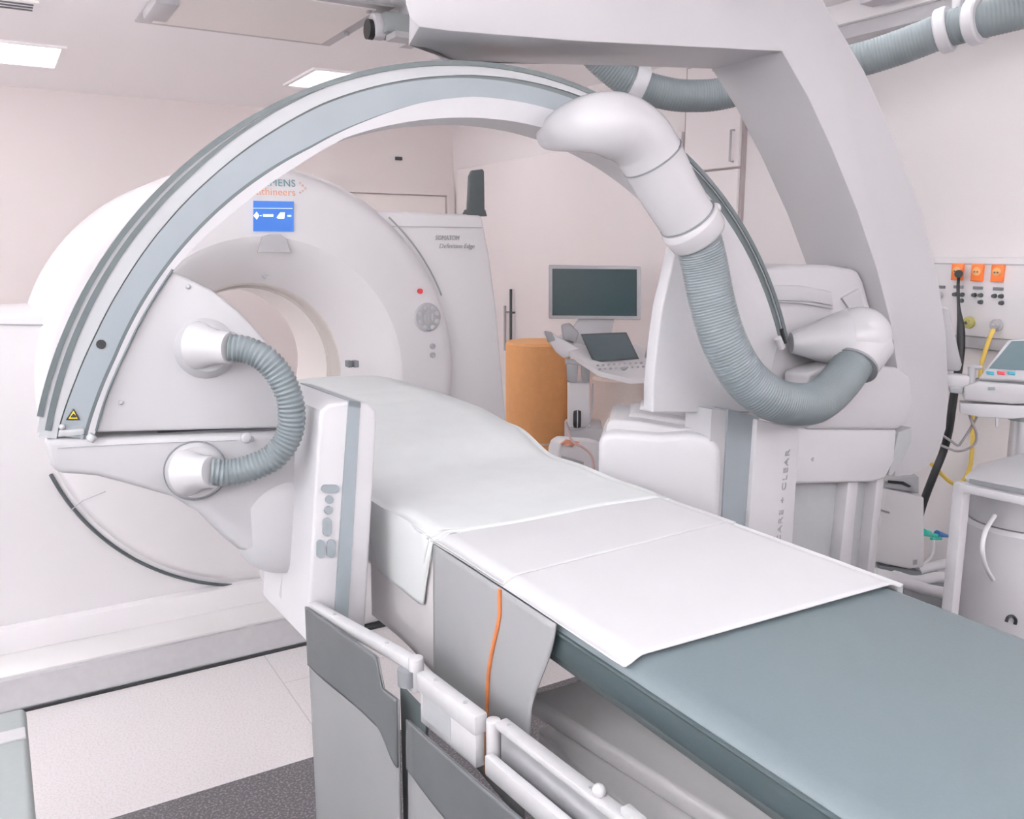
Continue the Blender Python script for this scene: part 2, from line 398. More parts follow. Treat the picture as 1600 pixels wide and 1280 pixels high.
sm = MB()
pts = []
for i in range(41):
    a = math.radians(199+(268-199)*i/40); pts.append((GX+.892*math.cos(a), GY+.022, GZ+.892*math.sin(a)))
sm.tube(pts, .007, 8); sm.build('black_seam', 'dark', ct, label='thin black seam round the lower left of the drum')
MB().tube([at(110, 798, 'y', GY-.002), at(130, 782, 'y', GY-.002), at(165, 768, 'y', GY-.002)], .0018, 6).build('cover_seam', 'pale', ct)
# front skirt
prof = [(GY+.06, .30), (GY-.0, .285), (GY-.01, .265), (GY-.02, .20), (GY+.06, .20)]
sk = MB(); sk.prism([(-.8, y, z) for y, z in prof], (1.83, 0, 0)); sk.build('front_skirt', 'gantry', ct)
# display, buttons, marks on the front
dp = MB().prism([at(x, y, 'y', GY-.001) for x, y in ((395.5, 314), (458, 315), (458, 362), (395.5, 361.5))], (0, -.008, 0)).build('display', 'blue', ct, label='lit blue display with white icons')
def icon(pp): MB().prism([at(x, y, 'y', GY-.010) for x, y in pp], (0, -.002, 0)).build('icon', 'icon', dp)
icon([(396, 337), (401, 331), (405, 337), (401, 343)]); icon([(406, 336.3), (409, 336.3), (409, 338), (406, 338)])
icon([(411, 335), (427, 335), (427, 338.5), (411, 338.5)]); icon([(432, 340), (438, 332), (445, 332), (444, 341.5), (434, 341.5)])
icon([(449, 336), (455, 336), (455, 338.5), (449, 338.5)]); icon([(396, 325), (457, 325.5), (457, 326.2), (396, 325.7)])
MB().prism([at(x, y, 'y', GY+.0) for x, y in ((410, 369), (420, 366), (438, 366), (446, 372), (453, 394), (402, 394))], (0, -.004, 0)).build('laser_window', 'gloss', ct)
MB().prism([at(x, y, 'y', GY+.06) for x, y in ((408, 431), (415, 427), (420, 430), (413, 436))], (0, -.01, 0)).build('bore_sensor', 'midgrey', ct)
pc = at(668, 496, 'y', GY-.004); ln = MB().lathe([(.0, -.014), (.045, -.014), (.062, -.010), (.066, -.002), (.066, .006)], pc, Y, 40).build('control_panel', 'pale', ct, label='round grey control panel with pale buttons')
for k in range(8):
    a = 2*PI*k/8+.39; c_ = pc+V((math.cos(a)*.045, -.016, math.sin(a)*.048)); MB().ball(c_, .0125, .004, .0125, 14).build('button', 'gloss', ln)
for s_ in (-1, 1): MB().ball(pc+V((s_*.018, -.016, 0)), .008, .004, .02, 14).build('button', 'gloss', ln)
MB().ball(pc+V((0, -.015, -.052)), .018, .004, .009, 14).build('button', 'greyblue', ln)
pr = at(655.5, 455, 'y', GY-.004); MB().cyl(pr, pr+V((0, -.012, 0)), .012).build('stop_button', 'red', ct, label='small red stop button')
for (yy, mm) in ((541, 'yellowsign'), (555, 'midgrey')):
    pk = at(676, yy, 'y', GY-.004); MB().lathe([(0, -.012), (.010, -.012), (.013, -.006), (.013, .004)], pk, Y, 20).build('key_switch', 'midgrey', ct)
for xx in (545, 555):
    pk = at(xx, 568.5, 'y', GY+.03); MB().obox(pk, X*.011, Y*.02, Z*.015).bevel(.003, 2).build('indicator', 'slot', ct)
S1 = at(462, 292, 'y', GY-.001); lettering('SIEMENS', .028, S1, X, Z, 'textteal', ct, align='RIGHT', gap=1.08)
S2 = at(462, 306, 'y', GY-.001); lettering('Healthineers', .028, S2, X, Z, 'textorange', ct, align='RIGHT', gap=1.05)
for k in range(3):
    MB().ball(at(469+k*4, 286+k*4, 'y', GY-.001), .005, .002, .005, 10).build('logo_dot', 'textpink', ct)
    if k < 2: MB().ball(at(473-k*4, 298+k*3, 'y', GY-.001), .004, .002, .004, 10).build('logo_dot', 'textpink', ct)
lettering('SOMATOM', .021, at(680, 375, 'y', GY+.055), X, Z, 'textgrey', ct, shear=.2, width=.125)
lettering('Definition Edge', .021, at(686, 388, 'y', GY+.055), X, Z, 'textgrey', ct, shear=.2, width=.185)

# dark panel standing on the tower
fn = thing('upright_panel', (1.98, 3.68, 1.86), 'slim dark grey upright panel standing on top of the scanner tower', 'panel')
PY = GY+.075
f1 = MB().prism([at(x, y, 'y', PY) for x, y in ((732, 337), (735, 275), (739, 266), (755, 264), (757, 268), (758, 337))], (0, .03, 0)); f1.bevel(.006, 2); f1.build('panel', 'dark', fn)
xa, xb = at(732, 330, 'y', PY).x, at(758, 330, 'y', PY).x
MB().taper([(xa-.012, PY-.004, 1.855), (xb+.008, PY-.004, 1.855), (xb+.008, PY+.05, 1.855), (xa-.012, PY+.05, 1.855)], [(xa, PY-.002, 1.885), (xb, PY-.002, 1.885), (xb, PY+.04, 1.885), (xa, PY+.04, 1.885)]).build('foot', 'dark', fn)

# floor rail of the scanner
fr = thing('floor_rail', (.2, 3.5, 0), 'long polished metal rail on the floor in front of the scanner', 'rail')
zb = at(0, 1025, 'y', GY-.02).z; z1 = at(0, 1062, 'y', 3.5).z; z2 = at(0, 1097, 'y', 3.49).z
def rl(prof, x1a, nm, mm):
    m_ = MB(); m_.prism([(-1.6, y, z) for y, z in prof], (x1a+1.6, 0, 0)); return m_.build(nm, mm, fr)
rl([(GY+.02, .0), (GY+.02, zb), (GY-.02, zb), (3.505, z1+.004), (3.505, .0)], 1.06, 'sloping_plate', 'plate')
rl([(3.504, .0), (3.504, z1-.004), (3.492, z1-.008), (3.488, z2-.02), (3.488, .012), (3.504, .012)], 1.07, 'front_plate', 'steel')
MB().box((-1.6, 3.48, 0), (2.4, 3.62, .012)).build('painted_shadow', 'black', fr)  # black strip stands in for the shadow along the rail
MB().box((1.08, 3.52, .012), (2.3, 3.64, .26)).bevel(.01, 2).build('end_block', 'gantry', fr)

# ------------------------------------------------------------------ C-arm X-ray unit
CC = V((1.007, 1.799, 1.127)); E1 = V((1, -.1, 0)).normalized(); CN = V((.1, 1, 0)).normalized()
def cf(r, a, w): return CC+E1*(r*math.cos(a))+Z*(r*math.sin(a))+CN*w
def cpx(x, y, w=0): return atp(x, y, CC+CN*w, CN)
R_ = math.radians
xr = thing('c_arm_xray_unit', (2.55, 1.83, 0), 'huge white and grey C-shaped X-ray arm hanging from the ceiling over the table', 'X-ray machine')
def band(nm, mm, r0, r1, w0, w1, a0, a1, bv=0):
    m_ = MB().sweep([(r0, w0), (r1, w0), (r1, w1), (r0, w1)], R_(a0), R_(a1), cf, 110)
    if bv: m_.bevel(bv, 2, 50)
    return m_.build(nm, mm, xr)
band('ring_core', 'lightband', .895, .982, .0, .13, 18, 167)
def k_(d, a, b): return max(0, min(1, (a-d)/(a-b)))     # 0 at a degrees, 1 at b degrees
def band2(nm, mm, f0, f1, w0, w1, a0, a1):
    def fn(k, a, w):
        d = math.degrees(a); return cf(f0(d)+k*(f1(d)-f0(d)), a, w)
    return MB().sweep([(0, w0), (1, w0), (1, w1), (0, w1)], R_(a0), R_(a1), fn, 120).build(nm, mm, xr)
def itp(tab):
    def f(d):
        if d <= tab[0][0]: return tab[0][1]
        for (a, x), (b, y) in zip(tab, tab[1:]):
            if d <= b: t = (d-a)/(b-a); return x+(y-x)*t
        return tab[-1][1]
    return f
outer_line = itp([(60, .952), (92, .951), (113, .946), (120, .940), (129, .935), (138, .932), (147, .930), (154, .931), (160, .936), (166, .944)])
track_in = itp([(60, .912), (92, .911), (100, .902), (108, .891), (117, .883), (126, .885), (148, .888), (156, .8885), (161, .894), (166, .900)])
rim_in = itp([(60, .865), (97, .866), (112, .870), (120, .860), (130, .858), (142, .869), (151, .868), (158, .8725), (166, .881)])
line_w = lambda d: .0025+.003*k_(d, 130, 95)+.010*k_(d, 95, 68)+.006*k_(d, 72, 50)
band('outer_strip', 'darkband', .9765, .987, -.012, .135, 18.8, 165)
band2('second_strip', 'darkband', itp([(112, .976), (120, .970), (132, .962), (160, .957)]), itp([(112, .977), (120, .975), (132, .9715), (160, .969)]), -.010, .02, 112, 166.5)
band2('light_strip', 'lightband', lambda d: outer_line(d)+line_w(d), lambda d: .9775, -.0085, .02, 18.8, 167.4)
band2('track_groove', 'darkband', outer_line, lambda d: outer_line(d)+line_w(d)+.001, -.004, .02, 18.8, 167)
band2('grey_track', 'greyblue', track_in, outer_line, -.008, .02, 20, 167)
band2('edge_shadow', 'darkband', lambda d: track_in(d)-.007*k_(d, 100, 125), track_in, -.009, .02, 90, 166.5)  # dark band paints the shadow along the inner edge of the track
band2('inner_rim', 'rim', rim_in, lambda d: track_in(d)-.0065*k_(d, 100, 125), -.012, .12, 26, 167.6)
# bolts, hole, foot, warning sign on the left end of the ring
pb = cpx(158, 538, -.008); MB().cyl(pb-CN*.003, pb+CN*.004, .009, seg=20).build('bolt_hole', 'black', xr)
tp = [cpx(x, y, -.010) for x, y in ((115, 638), (125, 656), (103, 656))]
ws = MB().prism(tp, -CN*.003).build('warning_sign', 'black', xr, label='small black and yellow warning triangle')
MB().prism([cpx(x, y, -.014) for x, y in ((115, 641.5), (121.5, 654.3), (107, 654.3))], -CN*.002).build('yellow_field', 'yellowsign', ws)
MB().prism([cpx(x, y, -.0165) for x, y in ((111, 650), (115, 646), (119, 650), (119.5, 652.5), (110.5, 652.5))], -CN*.001).build('pictogram', 'black', ws)
MB().prism([cpx(x, y, -.012) for x, y in ((92, 672), (132, 670), (132, 680), (90, 684))], CN*.03).bevel(.003, 2).build('track_stop', 'lightband', xr)
ba = cpx(97, 667, -.012); MB().ball(ba, .006).build('bolt', 'gloss', xr)
MB().cyl(cpx(139, 688, -.02), cpx(147, 680, -.02), .009).bevel(.002, 2).build('track_stop', 'lightband', xr)

# left fan cover
fan = MB().prism([cpx(x, y, -.006) for x, y in ((268, 424), (330, 452), (372, 486), (408, 524), (440, 566), (468, 612), (482, 655), (480, 668), (149, 676), (160, 635), (177, 590), (212, 515), (237, 470))], CN*.10)
fan.bevel(.006, 3, 40); fan.build('fan_cover', 'pale', xr)
ed = MB().tube(cr([cpx(x, y, -.022) for x, y in ((270, 421), (238, 470), (213, 515), (178, 590), (161, 635), (150, 674))], 8), .0024, 8)
ed.build('cover_edge', 'darkband', xr)
# dark gap and wing
MB().prism([cpx(x, y, .02) for x, y in ((90, 686), (480, 664), (480, 676), (90, 694))], CN*.06).build('wing_gap', 'slot', xr)
wing = MB().prism([cpx(x, y, -.014) for x, y in ((68, 686), (150, 686), (300, 680), (430, 676), (468, 676), (470, 720), (462, 780), (452, 835), (442, 862), (400, 866), (372, 860), (345, 838), (310, 802), (270, 778), (200, 758), (150, 745), (90, 741), (78, 728), (72, 705))], CN*.17)
wing.bevel(.014, 4, 35); wing.build('wing_cover', 'pale', xr)
MB().tube([cpx(90, 700, -.0145), cpx(250, 692, -.0145), cpx(370, 688, -.0145)], .0015, 6).build('wing_seam', 'midgrey', xr)
# cylinder end of the wing
cc0 = cpx(418, 800, .06)
MB().lathe([(0, .0), (.085, .0), (.105, .012), (.105, .19), (0, .19)], cc0+V((.01, -.085, -.02)), V((.25, 1, 0)).normalized(), 56).build('wing_hub', 'pale', xr)
MB().ball(cpx(385, 684, -.016), .012, .006, .012).build('cap', 'gloss', xr)
MB().cyl(cpx(393, 686, -.012), cpx(393, 686, -.02), .006).build('screw', 'slot', xr)
for x, y in ((337, 512), (330, 566), (189, 629), (294, 448)):
    MB().ball(cpx(x, y, -.008), .005, .003, .005, 12).build('screw', 'midgrey', xr)
# left hose with its two collars
def collar(pc_, pe, rb, re, nm='hose_collar'):
    pc_, pe = V(pc_), V(pe); d = pe-pc_
    MB().tube([pc_, pc_+d*.15, pc_+d*.3, pc_+d*.6, pe], rb, 30, rf=lambda i: (rb, rb*.93, (rb+re)/2.05, re*1.08, re*1.03)[i]).build(nm, 'gloss', xr)
HW = -.055
h0 = cpx(352, 543, HW-.015); h1 = cpx(322, 728, HW-.02)
MB().lathe([(0, -.02), (.045, -.02), (.06, -.006), (.064, .01)], cpx(322, 545, -.01), CN, 36).build('collar_flange', 'pale', xr)
MB().lathe([(0, -.012), (.054, -.012), (.061, -.004), (.062, .012)], cpx(306, 736, -.022), CN, 40).build('collar_flange', 'pale', xr)
MB().lathe([(.0615, -.004), (.0635, -.004), (.0635, .004)], cpx(306, 736, -.022), CN, 40).build('collar_line', 'slot', xr)
collar(cpx(310, 540, -.02), cpx(362, 544, HW-.025), .05, .032)
collar(cpx(294, 738, -.03), cpx(334, 737, HW-.03), .05, .032)
MB().hose([cpx(358, 543, HW-.025), cpx(385, 547, HW-.035), cpx(415, 562, HW-.05), cpx(440, 592, HW-.06), cpx(455, 635, HW-.065), cpx(452, 678, HW-.06), cpx(430, 712, HW-.055), cpx(395, 730, HW-.045), cpx(360, 738, HW-.035), cpx(330, 737, HW-.03)], .027, .0095, .0016, 22).build('corrugated_hose', 'hose', xr)

# detector housing beside the table
dp_ = lambda pp, y=1.70: [at(x, yy, 'y', y) for x, yy in pp]
dh = MB().prism(dp_([(499, 660), (502, 642), (514, 632), (545, 627), (575, 630), (588, 642), (589, 665), (570, 1004), (478, 1004)]), (-.012, .30, 0)); dh.bevel(.008, 3, 50); dh = dh.build('detector_housing', 'white', xr)
tA, tB = at(544, 627, 'y', 1.70), at(562.5, 629.2, 'y', 1.70)
bA, bB = at(519, 1002, 'y', 1.70), at(541, 1002, 'y', 1.70)
m_ = MB(); fr_ = [V((p.x, 1.6965, p.z)) for p in (bA, bB, tB, tA)]
m_.taper([fr_[0], fr_[1], fr_[2]+Z*.002, fr_[3]+Z*.002], [p+V((0, .02, 0)) for p in (fr_[0], fr_[1], fr_[2]+Z*.002, fr_[3]+Z*.002)])
m_.taper([tA+V((0, -.0035, -.01)), tB+V((0, -.0035, -.01)), tB+V((-.0115, .288, -.01)), tA+V((-.0115, .288, -.01))], [tA+V((0, -.0035, .002)), tB+V((0, -.0035, .002)), tB+V((-.0115, .288, .002)), tA+V((-.0115, .288, .002))])
m_.build('bumper_stripe', 'greyblue', xr)
MB().prism(dp_([(492, 690), (478, 985), (470, 992), (440, 940), (452, 760), (470, 690)], 1.86), (0, .20, 0)).bevel(.008, 3).build('side_cover', 'pale', xr)
bp = lambda x, y: at(x, y, 'y', 1.6985)
def rbtn(cx, cy, w, h):
    r_ = min(w, h)/2; pts = []
    for (sx, sy, a0) in ((1, -1, -90), (1, 1, 0), (-1, 1, 90), (-1, -1, 180)):
        for k in range(6):
            a = R_(a0+90*k/5); pts.append((cx+sx*(w/2-r_)+r_*math.cos(a), cy+sy*(h/2-r_)+r_*math.sin(a)))
    MB().prism([bp(*q_) for q_ in pts], (0, -.004, 0)).build('button', 'greyblue', dh)
for q_ in ((515.5, 763.5, 28, 13), (514, 780.5, 13, 13), (513, 797, 12.5, 12.5), (511, 823, 14, 29), (500.5, 857.5, 13, 29), (517, 857, 13, 29)): rbtn(*q_)

# ceiling arm (front outline on y = 1.7, 26 cm deep)
AY = 1.70
ao = [(632, -60), (634, 5), (640, 26), (655, 42), (700, 48), (900, 64), (1080, 73), (1222, 80),
      (1262, 150), (1300, 232), (1340, 330), (1370, 420), (1392, 505), (1404, 590), (1404, 690), (1398, 745), (1425, 742),
      (1448, 730), (1466, 706), (1478, 670), (1482, 610), (1478, 520), (1465, 430), (1440, 330), (1402, 225), (1350, 110), (1290, 8), (1255, -60)]
def rear(i, p):
    sh = {0: .34, 1: .34, 2: .30, 3: .22, 4: .12, 5: .03}.get(i, 0)
    if i == len(ao)-1: sh = 0
    return p+V((sh, .262, 0))
fr_ = [at(x, y, 'y', AY) for x, y in ao]
mid = [p+V((.30*[.30, .30, .26, .16, .08, .02][i] if i < 6 else 0, .16, 0)) for i, p in enumerate(fr_)]
ar = MB(); ra = [[ar.bm.verts.new(p) for p in ring] for ring in (fr_, mid, [rear(i, p) for i, p in enumerate(fr_)])]
ar.bm.faces.new(ra[0]); ar.bm.faces.new(ra[2][::-1])
for a_, b_ in zip(ra, ra[1:]):
    for i in range(len(a_)): j = (i+1) % len(a_); ar.bm.faces.new((a_[i], b_[i], b_[j], a_[j]))
bmesh.ops.recalc_face_normals(ar.bm, faces=ar.bm.faces)
ar.bevel(.010, 3, 50); ar.build('ceiling_arm', 'arm', xr, sharp=45)
MB().box((1.15, 1.74, 2.34), (1.85, 1.93, 2.62)).bevel(.03, 3).build('carriage', 'arm', xr)
MB().cyl((1.45, 1.835, 2.6), (1.45, 1.835, CH), .09, seg=40).build('ceiling_pivot', 'arm', xr)

# holder, tube cover and column on the right
HP = lambda x, y, w=1.64: at(x, y, 'y', w)
sh = MB().prism([HP(x, y, 1.745) for x, y in ((1186, 421), (1240, 413), (1300, 414), (1342, 421), (1352, 440), (1368, 500), (1388, 508), (1402, 580), (1404, 660), (1230, 665), (1180, 560))], (0, .20, 0)); sh.bevel(.02, 4, 30); sh.build('holder_shroud', 'arm', xr)
MB().prism([HP(x, y, 1.737) for x, y in ((1200, 446), (1250, 446), (1300, 456), (1303, 478), (1270, 472), (1205, 469))], (0, .02, 0)).bevel(.004, 2).build('shroud_step', 'pale', xr)
MB().tube([HP(x, y, 1.735) for x, y in ((1206, 471), (1250, 473), (1300, 482))], .003, 6).build('shroud_slot', 'midgrey', xr)
MB().prism([HP(x, y, 1.737) for x, y in ((1316, 466), (1343, 451), (1354, 494), (1330, 486))], (0, .02, 0)).build('shroud_recess', 'pale', xr)
# right fan cover inside the ring
arc = [cf(.948, R_(a), -.022) for a in range(20, 74, 3)]
inn = [cpx(x, y, -.022) for x, y in ((884, 222), (900, 225), (930, 226), (975, 240), (1010, 275), (1040, 322), (1058, 380), (1046, 430), (1034, 480), (1026, 540), (1020, 600), (1019, 645), (1190, 645))]
rf_ = MB().prism(arc+inn, CN*.045)
rf_.bevel(.006, 3, 40); rf_.build('fan_cover', 'rim', xr)
MB().prism([HP(x, y, 1.64) for x, y in ((1262, 585), (1300, 570), (1340, 568), (1404, 575), (1424, 590), (1427, 630), (1418, 660), (1404, 672), (1262, 672))], (0, .09, 0)).bevel(.012, 3, 30).build('holder_block', 'arm', xr)
MB().prism([HP(x, y, 1.65) for x, y in ((1190, 668), (1402, 670), (1398, 720), (1384, 748), (1366, 754), (1245, 757), (1190, 757))], (0, .09, 0)).bevel(.010, 3, 30).build('lower_block', 'white', xr)
MB().prism([HP(x, y, 1.655) for x, y in ((1404, 676), (1424, 668), (1424, 690), (1410, 722), (1392, 744), (1388, 742))], (0, .05, 0)).build('painted_shade', 'midgrey', xr)  # grey piece stands in for shade at the lower end of the arm
MB().ball(HP(1270, 718, 1.648), .006, .003, .006, 12).build('screw', 'midgrey', xr)
# column with recess, below the lower block
MB().prism([HP(x, y, 1.70) for x, y in ((1238, 750), (1376, 748), (1352, 960), (1225, 960))], (0, .12, 0)).build('column_back', 'midgrey', xr)
MB().prism([HP(x, y, 1.66) for x, y in ((1326, 750), (1342, 750), (1322, 960), (1303, 960))], (0, .06, 0)).bevel(.004, 2).build('column_post', 'arm', xr)
MB().prism([HP(x, y, 1.66) for x, y in ((1371, 748), (1382, 748), (1360, 960), (1348, 960))], (0, .10, 0)).bevel(.004, 2).build('column_post', 'arm', xr)
st = MB().prism([HP(x, y, 1.645) for x, y in ((1183, 655), (1250, 672), (1232, 960), (1160, 960))], (0, .12, 0)); st.bevel(.006, 2); st.build('printed_cover', 'white', xr)
ps = MB().prism([HP(x, y, 1.66) for x, y in ((1138, 640), (1186, 652), (1168, 960), (1120, 960))], (0, .12, 0)); ps.build('side_strip', 'greyblue', xr)
MB().prism([HP(x, y, 1.665) for x, y in ((1112, 640), (1139, 642), (1121, 960), (1096, 960))], (0, .10, 0)).build('side_rim', 'pale', xr)
o0 = HP(1221, 846, 1.641); o1 = HP(1226, 700, 1.641); dd = HP(1222, 700, 1.641)-HP(1207, 846, 1.641)
lettering('CARE + CLEAR', .016, HP(1219, 848, 1.643), dd, V((-dd.z, 0, dd.x)), 'textgrey', xr, width=dd.length*1.0, gap=1.25)
# X-ray tube box at the right of the table
TN = V((-.65, -.76, 0)).normalized(); T0 = at(1030, 700, 'y', 1.75)
def tpz(pts, dep, th, nm, mm, bv=.012):
    m_ = MB().prism([atp(x, y, T0-TN*dep, TN) for x, y in pts], -TN*th); m_.bevel(bv, 4, 30); m_.build(nm, mm, xr)
tpz([(934, 900), (935, 695), (943, 680), (960, 676), (1030, 682), (1078, 678), (1110, 684), (1126, 700), (1126, 740), (1118, 900)], 0, .30, 'tube_housing', 'white', .018)
tpz([(942, 700), (948, 662), (956, 655), (1000, 659), (1062, 670), (1082, 670), (1120, 672), (1124, 700)], .05, .25, 'cooling_ridge', 'gloss', .01)
tpz([(968, 690), (982, 649), (990, 645), (1060, 655), (1084, 660), (1118, 660), (1122, 690)], .11, .19, 'cooling_ridge', 'gloss', .01)
tpz([(985, 680), (1000, 637), (1010, 633), (1070, 641), (1090, 648), (1116, 648), (1120, 680)], .17, .13, 'cooling_ridge', 'gloss', .01)
# big hose: fairing, elbow, collars, corrugated part, right elbow
HY = 1.60
fa = [HP(858, 212, 1.83), HP(876, 205, 1.76), HP(902, 197, 1.67), HP(938, 193, 1.61), HP(974, 201, HY), HP(1000, 219, HY), HP(1019, 247, HY)]
pp = cr(fa, 8); nn = len(pp)
def rf(i):
    t = i/(nn-1); return .034+.039*min(1, t/.6)**.9
MB().tube(pp, .06, 36, rf=rf).build('hose_elbow', 'gloss', xr)
MB().tube([HP(1018.4, 245.8, HY), HP(1019.7, 248.2, HY)], .0745, 36).build('elbow_seam', 'slot', xr)
MB().tube([HP(1019, 247, HY), HP(1045, 297, HY), HP(1075, 345, HY)], .07, 36, rf=lambda i: (.0725, .069, .068)[i]).build('hose_sleeve', 'gloss', xr)
MB().tube([HP(1073, 340, HY), HP(1074.2, 342.2, HY)], .0712, 36).build('sleeve_seam', 'slot', xr)
MB().tube([HP(1074, 343, HY), HP(1077, 348, HY), HP(1090, 366, HY), HP(1093, 371, HY)], .07, 36, rf=lambda i: (.069, .075, .072, .066)[i]).bevel(.002, 2).build('hose_collar', 'gloss', xr)
MB().ball(HP(1118, 326, HY-.02), .014).build('clamp_lug', 'gloss', xr)
hz = [HP(1088, 365, HY), HP(1100, 410, HY), HP(1112, 470, HY-.01), HP(1132, 535, HY-.03), HP(1165, 592, HY-.05), HP(1210, 625, HY-.07), HP(1258, 632, HY-.07), HP(1285, 622, HY-.05), HP(1312, 597, HY-.02), HP(1333, 568, HY), HP(1342, 550, HY+.02)]
MB().hose(hz, .056, .0072, .0007, 30).build('corrugated_hose', 'hose', xr)
eb = HP(1343, 527, HY+.03)
MB().ball(eb, .090, .090, .088, 40).build('elbow_joint', 'gloss', xr)
e0, e1_ = HP(1351, 536, HY+.02), HP(1334, 571, HY)
MB().tube([e0, e0.lerp(e1_, .6), e1_], .07, 40, rf=lambda i: (.082, .073, .066)[i]).build('elbow_mouth', 'gloss', xr)
MB().tube([e1_-(e1_-e0)*.03, e1_+(e1_-e0)*.06], .068, 40).build('mouth_ring', 'slot', xr)
MB().tube([HP(1236, 536, 1.72), HP(1256, 535, 1.70), HP(1282, 533, 1.68), HP(1306, 531, 1.66), HP(1330, 528, HY+.05)], .075, 40, rf=lambda i: (.030, .043, .062, .077, .086)[i]).build('elbow_neck', 'pale', xr)
MB().cyl(HP(1215, 528, 1.66), HP(1222, 544, 1.66), .010).build('rail_stop', 'gloss', xr)
MB().cyl(HP(1221, 515, 1.655), HP(1227, 536, 1.655), .006).build('cable_end', 'black', xr)

# ------------------------------------------------------------------ hose and rail under the ceiling
ch = thing('ceiling_hose', (2.9, 2.0, 2.4), 'thick grey corrugated hose slung under the ceiling behind the big arm', 'hose')
hp_ = [at(905, 50, 'y', 2.92), at(935, 88, 'y', 2.9), at(985, 128, 'y', 2.85), at(1040, 146, 'y', 2.8), at(1085, 150, 'y', 2.75), at(1135, 145, 'y', 2.68), at(1230, 118, 'y', 2.5), at(1330, 97, 'y', 2.28), at(1400, 76, 'y', 2.15), at(1480, 46, 'y', 2.0), at(1530, 32, 'y', 1.9), at(1610, 12, 'y', 1.78), at(1720, -20, 'y', 1.65)]
MB().hose(hp_, .062, .012, .0009, 26).build('corrugated_hose', 'hose2', ch)
for (x, y, yy, x2, y2, y3) in ((1466, 51, 2.03, 1486, 43.5, 1.99), (1515, 36, 1.93, 1536, 30, 1.885), (986, 128, 2.852, 1006, 137, 2.83)):
    a_, b_ = at(x, y, 'y', yy), at(x2, y2, 'y', y3)
    MB().tube([a_.lerp(b_, t) for t in (0, .02, .15, .85, .98, 1)], .07, 36, rf=lambda i: (.060, .074, .079, .079, .074, .060)[i]).build('clamp_ring', 'white', ch)
MB().cyl(at(1492, 42, 'y', 1.98)+V((0, 0, .06)), at(1492, 42, 'y', 1.98)+V((0, 0, .32)), .016).build('hanger_rod', 'white', ch)
cr_ = thing('ceiling_rail', (3.3, 2.3, CH), 'long white rail under the ceiling along the right wall', 'rail')
MB().box((3.30, .2, 2.60), (3.42, 3.5, 2.66)).bevel(.01, 2).build('rail', 'white', cr_)
MB().box((3.28, .2, 2.66), (3.5, 3.5, CH)).bevel(.006, 2).build('cover', 'ceil', cr_)
MB().box((3.15, 1.9, 2.68), (3.24, 2.5, CH)).bevel(.01, 2).build('bracket', 'white', cr_)
vt2 = thing('ceiling_slot', (3.0, 2.6, CH), 'thin black slot in the ceiling at the top right', 'vent')
q = at(1385, 4, 'z', CH); MB().box((q.x-.12, q.y-.02, CH-.012), (q.x+.10, q.y+.02, CH)).build('slot', 'black', vt2)

# ------------------------------------------------------------------ table, mattress, sheets
tbz = 1.125
tt = thing('operating_table', (1.1, .8, 0), 'long narrow treatment table under a slate mattress and white sheets', 'table')
MB().box((.745, .05, 1.025), (1.305, 3.3, 1.05)).bevel(.008, 2).build('tabletop', 'dark', tt)
def slab(z0, z1, pts, nm, bv):
    m_ = MB().prism([(x, y, z0) for x, y in pts], (0, 0, z1-z0)); m_.bevel(bv, 4, 30); m_.build(nm, 'slab', tt)
slab(.812, .85, [(.820, 1.315), (1.29, 1.305), (1.33, -.3), (1.03, -.3), (.88, .85)], 'upper_cover', .012)
slab(.70, .815, [(.85, 1.26), (1.29, 1.25), (1.33, -.3), (1.06, -.3), (.91, .85)], 'cover_neck', .006)
sa, sb = at(842, 1145, 'z', .80), at(1000, 1280, 'z', .80); se = sa+(sb-sa)*((-.3-sa.y)/(sb.y-sa.y))
slab(.56, .80, [(sa.x, sa.y), (sa.x+.01, sa.y+.02), (1.29, sa.y+.02), (1.33, -.3), (se.x, -.3)], 'lower_cover', .006)
MB().obox((sa+sb)/2-Z*.05+V((-.002, 0, 0)), (sb-sa)/2, V((.003, 0, 0)), Z*.004).build('side_groove', 'midgrey', tt)
MB().box((.90, .05, .12), (1.28, 1.2, .54)).bevel(.03, 3).build('column', 'white', tt)
MB().box((.85, -.2, .0), (1.34, 1.25, .12)).bevel(.02, 3).build('base', 'pale', tt)
MB().box((1.0, .35, .84), (1.22, .95, 1.03)).build('lift_block', 'midgrey', tt)

ma = thing('mattress', (1.03, .5, 1.05), 'slate grey vinyl mattress at the near end of the table', 'mattress')
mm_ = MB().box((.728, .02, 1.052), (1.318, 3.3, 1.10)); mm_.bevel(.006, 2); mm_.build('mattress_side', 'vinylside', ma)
mt = MB().prism([(.726, .02, 1.0985), (.735, .02, 1.112), (.760, .02, 1.1215), (1.286, .02, 1.1215), (1.311, .02, 1.112), (1.32, .02, 1.0985)], (0, 3.28, 0)); mt.bevel(.004, 2, 50); mt.build('mattress_top', 'vinyl', ma)
MB().tube([(.727, .03, 1.0985), (.727, 1.6, 1.0985)], .004, 8).build('welt', 'vinylside', ma)

